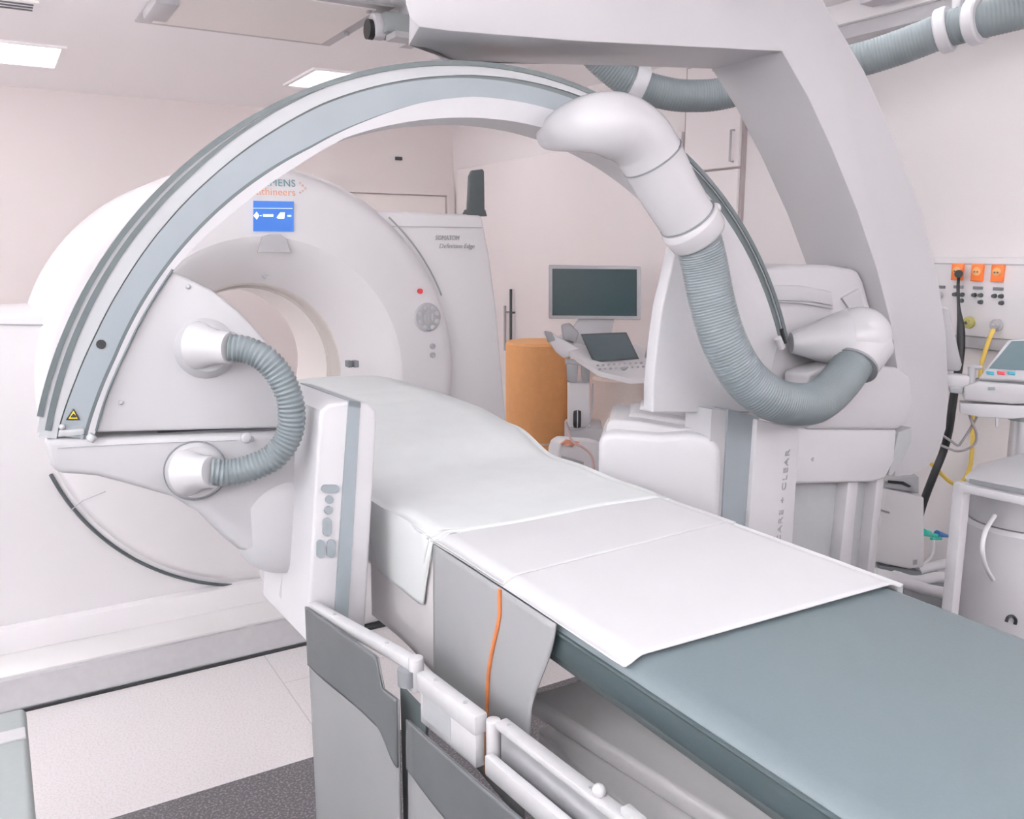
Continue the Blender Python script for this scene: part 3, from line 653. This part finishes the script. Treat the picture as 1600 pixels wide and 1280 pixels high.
def sm01(t): t = max(0, min(1, t)); return t*t*(3-2*t)
def topz(x, y):
    lump = (.062*sm01((y-1.97)/.22)+.038*sm01((y-2.12)/.42))*(1-sm01((y-3.05)/.3))
    edge = 1-sm01((x-1.20)/.14)*.22
    fold = .020*math.exp(-((y-2.40-.25*(x-1.0))/.035)**2)*sm01((1.25-x)/.3)+.008*math.exp(-((y-2.10-.1*(x-1.0))/.03)**2)*sm01((1.2-x)/.2)+.010*math.exp(-((y-2.62+.3*(x-.9))/.05)**2)*sm01((1.2-x)/.3)
    wr = .0022*math.sin(17*x+5*y)+.0018*math.sin(23*y-7*x)
    return tbz+.004+lump*edge+fold+wr*sm01((y-1.2)/.5)
def tabletop_sheet(y0, y1, left, right, lift, skew=0, nu=70, nv=60):
    xl, xr_ = .722, 1.324
    def f(u, v):
        y = y0+(y1-y0)*v
        L_, R2 = left(y), right(y); tot = L_+(xr_-xl)+R2; s = u*tot
        yy = y+skew*(s-L_)*(1-v)
        if s < L_: return V((xl-lift-.003*math.sin(9*y)*(L_-s)/max(.02, L_)*2, yy, topz(xl, yy)-.004+lift-(L_-s)))
        if s > L_+xr_-xl: return V((xr_+lift, yy, topz(xr_, yy)-.004+lift-(s-L_-xr_+xl)))
        x = xl+s-L_
        e = min(x-xl, xr_-x); dz = -.012*(1-sm01(e/.035))
        return V((x, yy, topz(x, yy)+dz+lift))
    return MB().grid(f, nu, nv)
ps_ = tabletop_sheet(.893, 1.75, lambda y: .006+.0*y, lambda y: .03, .0005, skew=-.03)
tag(ps_.build('paper_sheet', 'sheet', thick=.002, sharp=60), 'white paper sheet whose straight end lies across the slate mattress', 'sheet')
gd = tabletop_sheet(1.50, 3.26, lambda y: .012+.145*sm01((y-1.495)/.05)+.012*math.sin(5*(y-1.5)), lambda y: .10, .004, skew=-.02, nu=90, nv=90)
tag(gd.build('surgical_drape', 'sheetgreen', thick=.002, sharp=60), 'thin white drape with a greenish tint covering the far half of the table', 'drape')
sp_ = tabletop_sheet(1.24, 1.62, lambda y: .002, lambda y: .012, .0025, skew=.06)
tag(sp_.build('folded_sheet', 'sheet', thick=.002, sharp=60), 'second white sheet lying over the paper sheet in the middle of the table', 'sheet')
def side(y0, y1, ztop, zbot, x, amp, nm, m, label, cat):
    def f(u, v):
        y = y0(v) + (y1(v)-y0(v))*u; z = ztop+(zbot-ztop)*v
        return V((x - .03*v - amp*math.sin(11*y+1.5*v)*v, y, z))
    return MB().grid(f, 40, 24)
def gdf(u, v):
    y0 = 1.058+.06*sm01(v/.5); y = y0+(1.495-y0)*u; z = 1.120+(.74-1.120)*v
    return V((.716-.012*v-.006*math.sin(11*y+1.5*v)*v, y, z))
gdt = thing('side_drape', (.70, 1.27, .74), 'grey drape with an orange cord hanging down the near side of the table', 'drape')
MB().grid(gdf, 40, 30).build('cloth', 'drape', gdt, thick=.003, sharp=60)
MB().tube([gdf(.385-.02*sm01((v-.02)/.12), v)+V((-.004, 0, 0)) for v in [i/24 for i in range(24)]], .0036, 8).build('cord', 'orangeline', gdt, label='orange cord')
def udf(u, v):
    y = 1.49+.36*u; return V((.722-.004*math.sin(14*y)*v, y, 1.10-.265*v))
tag(MB().grid(udf, 30, 16).build('under_drape', 'drapepale', thick=.003, sharp=60), 'pale pinkish drape hanging below the greenish drape beside the detector', 'drape')

# ------------------------------------------------------------------ hinged radiation shield
rs = thing('radiation_shield', (.63, 1.1, 0), 'hinged metal arm hung with grey lead curtains along the near side of the table', 'shield')
sz = .97
def seg(p0, p1, h, w, nm, mm, bv=.004, zo=0):
    p0, p1 = V(p0)+Z*zo, V(p1)+Z*zo; d = (p1-p0); l = d.length; d.normalize(); nrm = V((-d.y, d.x, 0)).normalized()
    m_ = MB().obox((p0+p1)/2-Z*h/2, d*l/2, nrm*w/2, Z*h/2); m_.bevel(bv, 2); return m_.build(nm, mm, rs)
P1, P2, P3, P4, P5, P6 = at(487, 940, 'z', sz), at(650, 1030, 'z', sz), at(660, 1047, 'z', sz), at(752, 1117, 'z', sz), at(782, 1124, 'z', sz), V((.69, .30, sz))
s1 = seg(P1, P2, .022, .024, 'arm_segment', 'alu')
kn = P2+V((0, -.0, -.03)); MB().cyl(P2+Z*.004, P2-Z*.06, .014).bevel(.003, 2).build('hinge', 'gloss', rs)
MB().cyl(P2+V((-.012, .01, -.02)), P2+V((-.012, .01, -.05)), .019).build('hinge_ring', 'slot', rs)
s2 = seg(P3, P4, .035, .026, 'arm_segment', 'alu')
seg(P3+(P4-P3)*.03, P4-(P4-P3)*.02, .06, .018, 'arm_plate', 'alu', .002, -.034)
MB().obox((P3+P4)/2+V((-.0105, .03, -.055)), (P4-P3).normalized()*.045, V((.002, 0, 0)), Z*.026).build('grey_insert', 'midgrey', rs)
MB().cyl(P5+V((-.006, .012, -.004)), P5+V((-.006, .012, -.07)), .012).bevel(.003, 2).build('hinge', 'gloss', rs)
seg(P5, P6, .012, .024, 'clamp_rail', 'alu', .003)
seg(P5+V((.0, -.01, 0)), P6, .05, .012, 'rail_web', 'steel', .002, -.012)
seg(P5+V((-.022, .0, 0)), P6+V((-.022, 0, 0)), .035, .016, 'lower_rail', 'alu', .003, -.052)
for t in (.25, .75):
    for (a, b) in ((P1, P2), (P3, P4)):
        q = a.lerp(b, t); MB().cyl(q-Z*.002, q+Z*.002, .004, seg=12).build('screw', 'midgrey', rs)
for t in (.03, .28):
    q = P5.lerp(P6, t); MB().cyl(q-Z*.002, q+Z*.002, .004, seg=12).build('screw', 'midgrey', rs)
q = P5.lerp(P6, .30); MB().ball(q+Z*.006, .010).build('thumb_screw', 'gloss', rs)
q = P5.lerp(P6, .40); MB().obox(q+Z*.006, V((.008, 0, 0)), V((0, .03, 0)), Z*.006).bevel(.002, 2).build('rail_clamp', 'alu', rs)
def curtain(pa, pb, z0, ztop, zb, off, amp, nm, mm, par, ph=0, th=.004):
    pa, pb = V(pa), V(pb); d = pb-pa; nrm = V((-d.y, d.x, 0)).normalized()
    if nrm.x > 0: nrm = -nrm
    def f(u, v):
        q_ = pa+d*u; zt_ = ztop(u); z_ = zt_+(zb(u)-zt_)*v
        k = (z0-z_)
        w_ = off+amp*math.sin(2*PI*1.3*u+ph)*min(1, k/.3)
        q2 = q_+nrm*w_; return V((q2.x, q2.y, z_))
    return MB().grid(f, 36, 20).build(nm, mm, par, thick=th, sharp=60)
c1a, c1b = P1+(P2-P1)*.02, P3+V((-.02, .03, 0))
c1 = curtain(c1a, c1b, sz, lambda u: sz-.006-.055*sm01((u-.80)/.06), lambda u: .18, .014, .004, 'curtain', 'curtain', rs, label if False else 0)
curtain(c1a, c1b, sz, lambda u: sz-.004-.055*sm01((u-.80)/.06), lambda u: sz-.135-.012*u-.045*sm01((u-.80)/.2), .018, .004, 'top_band', 'curtaindark', c1, 0)
c2a, c2b = P3+V((-.03, -.02, 0)), P6+V((-.045, 0, 0))
c2 = curtain(c2a, c2b, sz, lambda u: sz-.075, lambda u: .18, .006, .010, 'curtain', 'curtain', rs, .6)
curtain(c2a, c2b, sz, lambda u: sz-.072, lambda u: sz-.165-.03*math.sin(5*u), .010, .010, 'top_band', 'curtaindark', c2, .6)
MB().box((P3.x-.005, P3.y-.02, .18), (P3.x+.0, P3.y+.09, .90)).build('gap_shade', 'darkband', rs)  # dark sheet stands in for the shaded gap between the curtains

# ------------------------------------------------------------------ grey green cabinet at the left edge
gc = thing('side_cabinet', (-.32, 2.1, 0), 'grey green cabinet with a pale painted highlight across its top at the lower left edge', 'cabinet')
MB().box((-.62, 1.5, .02), (-.022, 2.27, .565)).bevel(.012, 3).build('body', 'cab', gc)
MB().box((-.625, 1.49, .56), (-.018, 2.285, .60)).bevel(.015, 4).build('top', 'cab', gc)
MB().box((-.625, 2.12, .598), (-.022, 2.17, .606)).bevel(.003, 2).build('edge_highlight', 'alu', gc)  # pale bar stands in for a highlight along the cabinet top
for xx, yy in ((-.55, 1.6), (-.1, 1.6), (-.55, 2.2), (-.1, 2.2)): MB().cyl((xx, yy, 0), (xx, yy, .03), .02).build('foot', 'black', gc)

# ------------------------------------------------------------------ ultrasound machine
UC = at(935, 600, 'y', 3.95); US = thing('ultrasound_machine', (UC.x, UC.y, 0), 'white ultrasound cart with a large dark monitor and a tilted touch screen', 'ultrasound machine')
UN = V((-math.sin(R_(34)), -math.cos(R_(34)), 0)); UR = V((math.cos(R_(34)), -math.sin(R_(34)), 0))
def ux(x, y, dep=0): return atp(x, y, UC-UN*dep, UN)
def upr(px, dep, th, nm, mm, par=US, bv=0, seg_=2):
    m_ = MB().prism([ux(x, y, dep) for x, y in px], -UN*th)
    if bv: m_.bevel(bv, seg_, 30)
    return m_.build(nm, mm, par)
mo = upr([(857, 414), (1002, 416), (1002, 500), (857, 498)], 0, .045, 'monitor', 'rim', US, .008)
upr([(863, 420), (995, 421), (995, 494), (863, 493)], -.003, .004, 'screen', 'screen', mo)
upr([(905, 497), (960, 497), (955, 520), (935, 560), (905, 560), (890, 520)], .04, .05, 'monitor_arm', 'white', US, .006)
# console deck
dk = MB().taper([ux(*q_) for q_ in ()] or [ux(862, 530, .15), ux(900, 512, .22), ux(1005, 540, .18), ux(1019, 565, .05), ux(1018, 590, -.12), ux(985, 592, -.2), ux(935, 580, -.2), ux(905, 560, -.12)],
                [ux(862, 536, .15), ux(900, 518, .22), ux(1005, 548, .18), ux(1019, 576, .05), ux(1018, 598, -.12), ux(985, 600, -.2), ux(935, 588, -.2), ux(905, 568, -.12)])
dk.build('console', 'gantry', US)
upr([(848, 520), (866, 524), (906, 545), (915, 556), (880, 560), (868, 550)], -.02, .10, 'console_wing', 'gantry', US, .008)
upr([(850, 518), (862, 520), (868, 532), (856, 536)], -.04, .05, 'probe_cup', 'midgrey', US, .006)
upr([(876, 508), (890, 505), (905, 520), (900, 535), (880, 532)], .03, .06, 'probe', 'pale', US, .012)
ts = upr([(907, 522.5), (979, 519.5), (999, 561.5), (927, 566.5)], -.10, .02, 'touch_screen', 'dark', US, .004)
upr([(910, 525), (977, 522), (995, 559), (929, 563.5)], -.102, .003, 'glass', 'screengrey', ts)
for k in range(9):
    for j in range(2):
        q = ux(934+k*8.5+j*3, 571-k*.5+j*6, -.215); MB().ball(q, .009, .006, .006, 10).build('key', 'pale', US)
MB().ball(ux(975, 576, -.22), .018, .012, .012, 14).build('trackball', 'midgrey', US)
upr([(1013, 536), (1026, 538), (1024, 560), (1008, 560)], -.03, .05, 'probe_cup', 'pale', US, .006)
upr([(1018, 532), (1028, 534), (1026, 550), (1016, 548)], -.05, .04, 'probe', 'white', US, .008)
for (x0, x1) in ((885, 903), (908, 922)):
    upr([(x0, 568), (x1, 570), (x1-1, 598), (x0+1, 597)], -.10, .06, 'probe_holder', 'midgrey', US, .006)
upr([(883, 562), (930, 566), (930, 574), (883, 570)], -.09, .06, 'holder_rail', 'pale', US, .004)
upr([(887, 596), (922, 598), (922, 680), (887, 678)], -.06, .20, 'column', 'gantry', US, .015, 3)
wb = ux(902, 655, -.16)
wh = MB().lathe([(0, -.02), (.03, -.024), (.047, -.02), (.052, 0), (.047, .02), (0, .022)], wb, UR, 32).build('cable_reel', 'black', US)
MB().lathe([(.050, -.004), (.056, 0), (.050, .004)], wb, UR, 32).build('reel_rim', 'white', wh)
bz = ux(905, 690, 0)
MB().box((bz.x-.22, bz.y-.25, .10), (bz.x+.22, bz.y+.20, .30)).bevel(.05, 4).build('base', 'gantry', US)
MB().obox((bz.x+.05, bz.y+.03, .48), UR*.11, UN*.14, Z*.22).bevel(.02, 3).build('rear_body', 'white', US)
for sx in (-.16, .16):
    for sy in (-.2, .15): MB().cyl((bz.x+sx-.02, bz.y+sy, .055), (bz.x+sx+.02, bz.y+sy, .055), .055).build('wheel', 'midgrey', US)
q = ux(935, 678, -.24); MB().tube(cr([ux(926, 600, -.12), ux(925, 640, -.17), ux(916, 668, -.2), ux(892, 672, -.22), ux(885, 660, -.22)], 8), .005, 8).build('probe_cable', 'pale', US)

# orange drum and beige drum behind
dc = at(840, 600, 'y', 4.75); rad = (at(885, 600, 'y', 4.75)-at(795, 600, 'y', 4.75)).length/2*.93
od = thing('orange_drum', (dc.x, dc.y, 0), 'tall orange drum standing between the scanner and the ultrasound machine', 'drum')
zt = at(840, 533, 'y', 4.75).z; zm = at(840, 692, 'y', 4.62).z
MB().lathe([(0, zt), (rad-.015, zt), (rad, zt-.015), (rad, zm+.015), (rad-.01, zm), (0, zm)], dc*1-Z*dc.z, Z, 64).build('upper_drum', 'orange', od)
MB().lathe([(0, zm), (rad-.03, zm), (rad-.03, .02), (rad-.05, 0), (0, 0)], dc-Z*dc.z, Z, 64).build('lower_drum', 'orange', od)
MB().lathe([(rad-.02, zm+.004), (rad+.002, zm+.004), (rad+.002, zm-.008), (rad-.02, zm-.008)], dc-Z*dc.z, Z, 64).build('seam', 'beige', od)
bc = at(965, 640, 'y', 4.26)
bd = thing('beige_drum', (bc.x, bc.y, 0), 'beige drum half hidden behind the ultrasound console', 'drum')
rb = .165; zt = at(965, 598, 'y', 4.26).z+.04
MB().lathe([(0, zt), (rb-.015, zt), (rb, zt-.015), (rb, .40), (rb-.01, .39), (0, .39)], bc-Z*bc.z, Z, 56).build('upper_drum', 'beige', bd)
MB().lathe([(0, .39), (rb-.03, .39), (rb-.03, .0), (0, 0)], bc-Z*bc.z, Z, 56).build('lower_drum', 'beige', bd)

# small white case with an orange strip
kc = at(897, 720, 'y', 3.25)
ca = thing('equipment_case', (kc.x+.02, 3.35, 0), 'small white equipment case with an orange corner, beyond the table edge', 'case')
A0 = lambda x, y: at(x, y, 'y', 3.25)
MB().prism([A0(x, y) for x, y in ((872, 705), (876, 692), (886, 686), (938, 690), (942, 800), (872, 800))], (0, .09, 0)).bevel(.012, 4, 25).build('body', 'gantry', ca)
MB().box((kc.x-.05, 3.26, 0), (kc.x+.11, 3.33, A0(890, 795).z)).bevel(.01, 2).build('stand', 'white', ca)
MB().prism([at(x, y, 'y', 3.243) for x, y in ((876, 694), (886, 687), (906, 691), (894, 698))], (0, .012, 0)).build('orange_strip', 'textorange', ca, label='orange strip')
MB().prism([at(x, y, 'y', 3.246) for x, y in ((878, 712), (912, 722), (912, 727), (878, 717))], (0, .006, 0)).build('printed_line', 'pale', ca)
tag(MB().tube(cr([at(886, 672, 'y', 3.22), at(895, 690, 'y', 3.2), at(912, 700, 'y', 3.2), at(924, 712, 'y', 3.2), at(928, 735, 'y', 3.2), at(928, 780, 'y', 3.22), at(928, 800, 'y', 3.25)], 8), .006, 8).build('looped_cable', 'textpink'), 'thin pale pink cable looping over the small white case', 'cable')

# ------------------------------------------------------------------ medical supply panel on the right wall
mp = thing('supply_panel', (WX, 1.9, 1.5), 'white wall panel with orange sockets, black knobs and gas outlets', 'wall panel')
PX = WX-.07
zT = at(1530, 402, 'x', PX).z; zB = at(1530, 527, 'x', PX).z
MB().box((PX, .9, zB), (WX, 2.30, zT)).bevel(.008, 2).build('housing', 'gantry', mp)
MB().box((PX+.01, .9, zB-.05), (WX, 2.30, zB)).bevel(.008, 2).build('lower_channel', 'pale', mp)
MB().box((PX-.002, .9, zT-.03), (PX, 2.30, zT-.025)).build('seam', 'pale', mp)
def onp(px, py, hw, hh, th, nm, mm, par=mp, bv=.003):
    q_ = at(px, py, 'x', PX); m_ = MB().obox(q_-X*th/2, X*th/2, Y*hw, Z*hh)
    if bv: m_.bevel(bv, 2)
    return m_.build(nm, mm, par)
for (x, y) in ((1498, 425), (1529, 426), (1560.5, 427)):
    s_ = onp(x, y, .0245, .034, .014, 'socket', 'socket')
    q = at(x, y-2, 'x', PX)
    MB().lathe([(0, -.018), (.012, -.018), (.017, -.0155), (.019, -.010)], q, X, 24).build('socket_face', 'orange', s_)
    for k in (-1, 1): MB().ball(q+V((-.019, k*.006, -.002)), .003, .0035, .0035, 8).build('pin_hole', 'dark', s_)
for x, y in ((1470, 448.5), (1498, 448.5), (1528.5, 450), (1560, 451.5)): onp(x, y, .021, .006, .004, 'name_strip', 'slot', bv=.001)
for x, y in ((1493, 460), (1504, 460.5), (1503, 470), (1523, 461), (1533, 461.5), (1533, 472), (1554.5, 462.5), (1565, 463), (1565.5, 473.5)):
    q = at(x, y, 'x', PX); MB().cyl(q, q-X*.014, .0095, .0075, 16).build('knob', 'dark', mp)
q = at(1469, 461, 'x', PX); MB().cyl(q, q-X*.02, .014, .012, 20).build('valve', 'pale', mp)
for x, y, mm in ((1515, 504, 'yellowout'), (1558, 508, 'pale')):
    q = at(x, y, 'x', PX); o_ = MB().lathe([(0, -.028), (.012, -.028), (.014, -.016), (.024, -.012), (.025, 0)], q, X, 24).build('gas_outlet', mm, mp)
    MB().ball(q-X*.029, .006).build('outlet_core', 'midgrey' if mm == 'pale' else 'dark', o_)
# hanging cables
tag(MB().tube(cr([at(1498, 430, 'x', PX-.02), at(1497, 450, 'x', PX-.04), at(1498, 480, 'x', PX-.05), at(1501, 510, 'x', PX-.06), at(1501, 545, 'x', PX-.07), at(1497, 580, 'x', PX-.08), at(1490, 620, 'x', PX-.08), at(1483, 670, 'x', PX-.08), at(1474, 705, 'x', PX-.06), at(1458, 745, 'x', PX-.10), at(1444, 782, 'x', PX-.10), at(1430, 830, 'x', PX-.10), at(1410, 900, 'x', PX-.06)], 8), .012, 10,
     rf=lambda i: .006+.010*sm01((i-14)/14)).cyl(at(1498, 428, 'x', PX-.012), at(1498, 428, 'x', PX-.045), .016).build('power_cable', 'black'), 'thick black power cable plugged into the leftmost orange socket', 'cable')
tag(MB().tube(cr([at(1552, 515, 'x', PX-.03), at(1546, 530, 'x', PX-.05), at(1539, 550, 'x', PX-.06), at(1533, 575, 'x', PX-.06), at(1530, 620, 'x', PX-.06), at(1521, 655, 'x', PX-.06), at(1519, 700, 'x', PX-.06), at(1514, 735, 'x', PX-.06), at(1500, 755, 'x', PX-.06), at(1486, 754, 'x', PX-.05), at(1472, 742, 'x', PX-.04), at(1455, 725, 'x', PX-.02)], 8), .0085, 10).build('yellow_hose', 'yellow'), 'yellow gas hose looping down from the wall panel', 'hose')
# ------------------------------------------------------------------ monitor on a pole, tray table, box, canister
MN = V((-.82, -.57, 0)).normalized(); MR = V((.57, -.82, 0)).normalized()
MC = at(1565, 580, 'y', 1.60)
def mx_(x, y, dep=0): return atp(x, y, MC-MN*dep, MN)
def mpr(px, dep, th, nm, mm, par, bv=0):
    m_ = MB().prism([mx_(x, y, dep) for x, y in px], -MN*th)
    if bv: m_.bevel(bv, 3, 30)
    return m_.build(nm, mm, par)
bm_ = thing('bedside_monitor', (MC.x, MC.y, 0), 'white bedside monitor with a tilted slate screen at the right edge', 'monitor')
hd = MB().taper([mx_(x, y, 0) for x, y in ((1528, 592), (1575, 531), (1660, 528), (1660, 598))], [mx_(x, y, .07) for x, y in ((1530, 600), (1577, 538), (1660, 536), (1660, 606))])
hd.bevel(.006, 2); hd = hd.build('display_head', 'white', bm_)
mpr([(1545, 576), (1581, 533), (1660, 531), (1660, 582)], -.004, .006, 'screen', 'screenteal', hd)
for x, mm in ((1547, 'tealbtn'), (1564, 'red'), (1580, 'tealbtn')):
    mpr([(x-5.5, 580), (x+6, 581.5), (x+6, 586.5), (x-5.5, 585)], -.006, .008, 'button', mm, hd, .001)
mpr([(1506, 605), (1530, 596), (1660, 606), (1660, 632), (1580, 632), (1506, 626)], .0, .10, 'body', 'gloss', bm_, .006)
mpr([(1544, 605), (1555, 605), (1555, 610), (1544, 610)], -.003, .004, 'label_plate', 'greyblue', bm_)
mpr([(1500, 630), (1640, 636), (1640, 650), (1582, 655), (1530, 652), (1500, 646)], .01, .06, 'lower_shelf', 'white', bm_, .003)
mpr([(1555, 650), (1562, 650), (1560, 668), (1556, 668)], .02, .02, 'hook', 'white', bm_, .002)
mpr([(1478, 586), (1516, 588), (1516, 598), (1506, 612), (1478, 610)], .02, .06, 'side_bracket', 'white', bm_, .004)
mpr([(1482, 604), (1506, 606), (1504, 616), (1484, 614)], .01, .06, 'bracket_clamp', 'midgrey', bm_, .004)
MB().cyl(mx_(1518, 600, .03), mx_(1518, 572, .03), .012).cyl(mx_(1512, 574, .03), mx_(1535, 574, .03), .008).build('clamp_knob', 'pale', bm_)
mpr([(1470, 480), (1482, 482), (1503, 570), (1500, 580), (1475, 580)], .10, .03, 'tilted_side_panel', 'pale', bm_, .006)
pb_ = mx_(1592, 700, .30)
MB().cyl((pb_.x, pb_.y, .06), (pb_.x, pb_.y, mx_(1592, 645, .30).z), .036).build('pole', 'steel', bm_)
MB().cyl((pb_.x, pb_.y, mx_(1592, 656, .30).z), (pb_.x, pb_.y, mx_(1592, 610, .30).z), .045).build('pole_collar', 'cab', bm_)
ma_, mb_ = mx_(1592, 618, .08), V((pb_.x, pb_.y, mx_(1592, 618, .08).z))
MB().cyl(ma_, mb_, .02).build('mount_arm', 'pale', bm_)
MB().cyl((pb_.x, pb_.y, 0), (pb_.x, pb_.y, .07), .16, .13).build('pole_base', 'midgrey', bm_)

tag(MB().tube(cr([mx_(1530, 640, .03)] + [mx_(x, y, .05) for x, y in ((1524, 656), (1515, 672), (1503, 690), (1497, 696), (1487, 690), (1478, 684), (1466, 676))], 8), .0045, 8).build('thin_cable', 'greyline'), 'thin purple grey cable below the small monitor, zigzag run', 'cable')
tag(MB().tube(cr([mx_(1512, 640, .03)] + [mx_(x, y, .04) for x, y in ((1518, 658), (1525, 674), (1525, 690), (1515, 700), (1497, 705), (1480, 700), (1466, 694))], 8), .0045, 8).build('thin_cable', 'greyline'), 'thin purple grey cable below the small monitor, round loop', 'cable')
TC = at(1560, 735, 'y', 1.42)
tz = at(1545, 722, 'y', 1.50).z
tr_ = thing('tray_table', (TC.x, 1.45, 0), 'small white instrument table with a thin frame and one square leg', 'table')
def tq(x, y): return at(x, y, 'z', tz)
tp_ = [tq(1508, 744), tq(1530, 724), tq(1640, 698), tq(1640, 764), tq(1600, 762)]
MB().prism(tp_, Z*-.012).bevel(.003, 2).build('tray', 'pale', tr_)
A_, B_ = tq(1502, 750), tq(1640, 778)
dv = (B_-A_).normalized(); nv = V((-dv.y, dv.x, 0))
MB().obox((A_+B_)/2-Z*.022, dv*(B_-A_).length/2, nv*.012, Z*.012).bevel(.003, 2).build('front_rail', 'white', tr_)
MB().obox((A_+B_)/2+Z*.002, dv*(B_-A_).length/2*.8, nv*.004, Z*.006).build('slot', 'slot', tr_)
lg = at(1508, 760, 'y', A_.y)
MB().box((lg.x-.012, A_.y-.004, .02), (lg.x+.026, A_.y+.03, tz-.015)).bevel(.003, 2).build('leg', 'white', tr_)
MB().box((lg.x-.03, A_.y-.15, .0), (lg.x+.06, A_.y+.35, .03)).bevel(.006, 2).build('foot', 'white', tr_)

ccx = at(1592, 860, 'y', 1.40)
cn = thing('canister', (ccx.x+.06, 1.45, 0), 'tall white canister under the instrument table at the right edge', 'canister')
cz = lambda py: at(1590, py, 'y', 1.40).z
cr0 = abs((at(1600, 860, 'y', 1.40)-at(1556, 860, 'y', 1.40)).length)*1.05
ctr = V((at(1603, 860, 'y', 1.40).x, 1.42, 0))
MB().lathe([(0, cz(820)), (cr0*.93, cz(820)), (cr0, cz(826)), (cr0*.98, cz(960)), (cr0*.95, .02), (0, .02)], ctr, Z, 48).build('body', 'white', cn)
MB().lathe([(0, cz(775)), (cr0*.9, cz(775)), (cr0*.92, cz(818)), (0, cz(820))], ctr, Z, 48).build('lid', 'pale', cn)
MB().tube(cr([at(1554, 806, 'y', 1.4), at(1540, 830, 'y', 1.38), at(1535, 858, 'y', 1.37), at(1540, 885, 'y', 1.38), at(1552, 906, 'y', 1.4)], 8), .007, 10).build('handle_tube', 'whitetube', cn)
MB().tube(cr([at(x, y, 'y', 1.33) for x, y in ((1572, 972), (1575, 965), (1582, 963), (1587, 969), (1586, 976))], 6), .005, 8).build('hook', 'black', cn)

bxY = 1.88
eb_ = thing('equipment_box', (2.8, 1.93, 0), 'white boxy unit with a grey handle recess, behind the big arm', 'box')
EP = lambda x, y, d=0: atp(x, y, at(1410, 800, 'y', bxY)-V((-.62, -.78, 0))*d, V((-.62, -.78, 0)).normalized())
m_ = MB().prism([EP(x, y) for x, y in ((1382, 764), (1422, 772), (1444, 778), (1444, 886), (1422, 890), (1366, 878))], V((.10, .13, 0))); m_.bevel(.006, 3); m_.build('body', 'gantry', eb_)
MB().prism([EP(x, y, -.0) for x, y in ((1384, 752), (1436, 745), (1436, 772), (1422, 768), (1382, 762))], V((.09, .12, 0))).bevel(.003, 2).build('handle_recess', 'midgrey', eb_)
MB().prism([EP(x, y, -.006) for x, y in ((1388, 751), (1412, 753), (1424, 760), (1420, 762), (1408, 757), (1388, 755))], V((.004, .005, 0))).build('handle_slot', 'black', eb_)
MB().prism([EP(x, y, -.003) for x, y in ((1376, 796), (1390, 800), (1390, 803), (1376, 799))], V((.003, .004, 0))).build('mark', 'textgrey', eb_)
MB().prism([EP(x, y, -.003) for x, y in ((1427, 876), (1433, 875), (1433, 882), (1427, 883))], V((.003, .004, 0))).build('latch', 'midgrey', eb_)
b_ = EP(1408, 884); zc = at(1470, 925, 'y', 1.9).z-.03; MB().box((b_.x-.02, b_.y+.04, zc), (b_.x+.06, b_.y+.12, b_.z+.03)).build('stand', 'pale', eb_)
MB().prism([EP(x, y, .0) for x, y in ((1374, 884), (1440, 894), (1440, 904), (1376, 892))], V((.09, .11, 0))).build('underside_tray', 'slot', eb_)

# breathing connectors and white floor hoses
bt = thing('tube_connector', at(1460, 838, 'y', 1.86), 'green and blue plastic tube connectors beside the white boxy unit', 'connector')
K = lambda x, y: at(x, y, 'y', 1.86)
MB().cyl(K(1443, 832), K(1452, 834), .014, .012).build('green_cap', 'greencap', bt)
MB().cyl(K(1452, 835), K(1466, 838), .008).cyl(K(1455, 842), K(1470, 842), .006).build('joint', 'greencap', bt)
MB().cyl(K(1464, 834), K(1482, 838), .013, .005).build('blue_tip', 'bluecap', bt)
MB().tube(cr([K(1458, 840), K(1459, 855), K(1456, 868), K(1448, 878), K(1440, 884)], 6), .005, 8).build('thin_tube', 'whitetube', bt)
K2 = lambda x, y, w=1.80: at(x, y, 'y', w)
hl = [('white floor hose arching from the boxy unit to the table leg', [(1432, 892), (1455, 886), (1480, 880), (1505, 876), (1530, 884), (1550, 905)], .018, 1.85),
      ('white floor hose nearest the slate mattress, running low to the right', [(1362, 896), (1390, 902), (1420, 912), (1450, 922), (1480, 928), (1510, 940)], .022, 1.78),
      ('white floor hose bending between the boxy unit and the canister', [(1398, 900), (1430, 908), (1465, 902), (1490, 906), (1520, 920), (1560, 940)], .020, 1.82)]
for lb, pts, r_, yy in hl:
    tag(MB().tube(cr([K2(x, y, yy) for x, y in pts], 8), r_, 14).build('floor_hose', 'whitetube'), lb, 'hose', 'white hoses at the right of the table')
bkt = thing('equipment_cart', (3.15, 2.1, 0), 'low grey cart with dark gaps carrying the white hoses', 'cart')
z_ = K2(1470, 925, 1.9).z
MB().box((2.58, 1.78, z_-.10), (3.42, 2.3, z_-.05)).bevel(.01, 2).build('shelf', 'pale', bkt)
MB().box((2.60, 1.80, z_-.05), (3.40, 2.28, z_-.03)).build('mat', 'slot', bkt)
for sx in (2.62, 3.36):
    for sy in (1.82, 2.26): MB().cyl((sx, sy, 0), (sx, sy, z_-.1), .018).build('leg', 'steel', bkt)

# ------------------------------------------------------------------ world and view
w = bpy.data.worlds.new('world'); SC.world = w; w.use_nodes = True
w.node_tree.nodes['Background'].inputs['Color'].default_value = (.9, .9, 1, 1)
w.node_tree.nodes['Background'].inputs['Strength'].default_value = .3
vs = SC.view_settings
vs.view_transform = 'Standard'; vs.look = 'None'; vs.gamma = 1; vs.exposure = 0.0; vs.use_curve_mapping = False
SC.cycles.max_bounces = 12; SC.cycles.diffuse_bounces = 8; SC.cycles.use_denoising = True
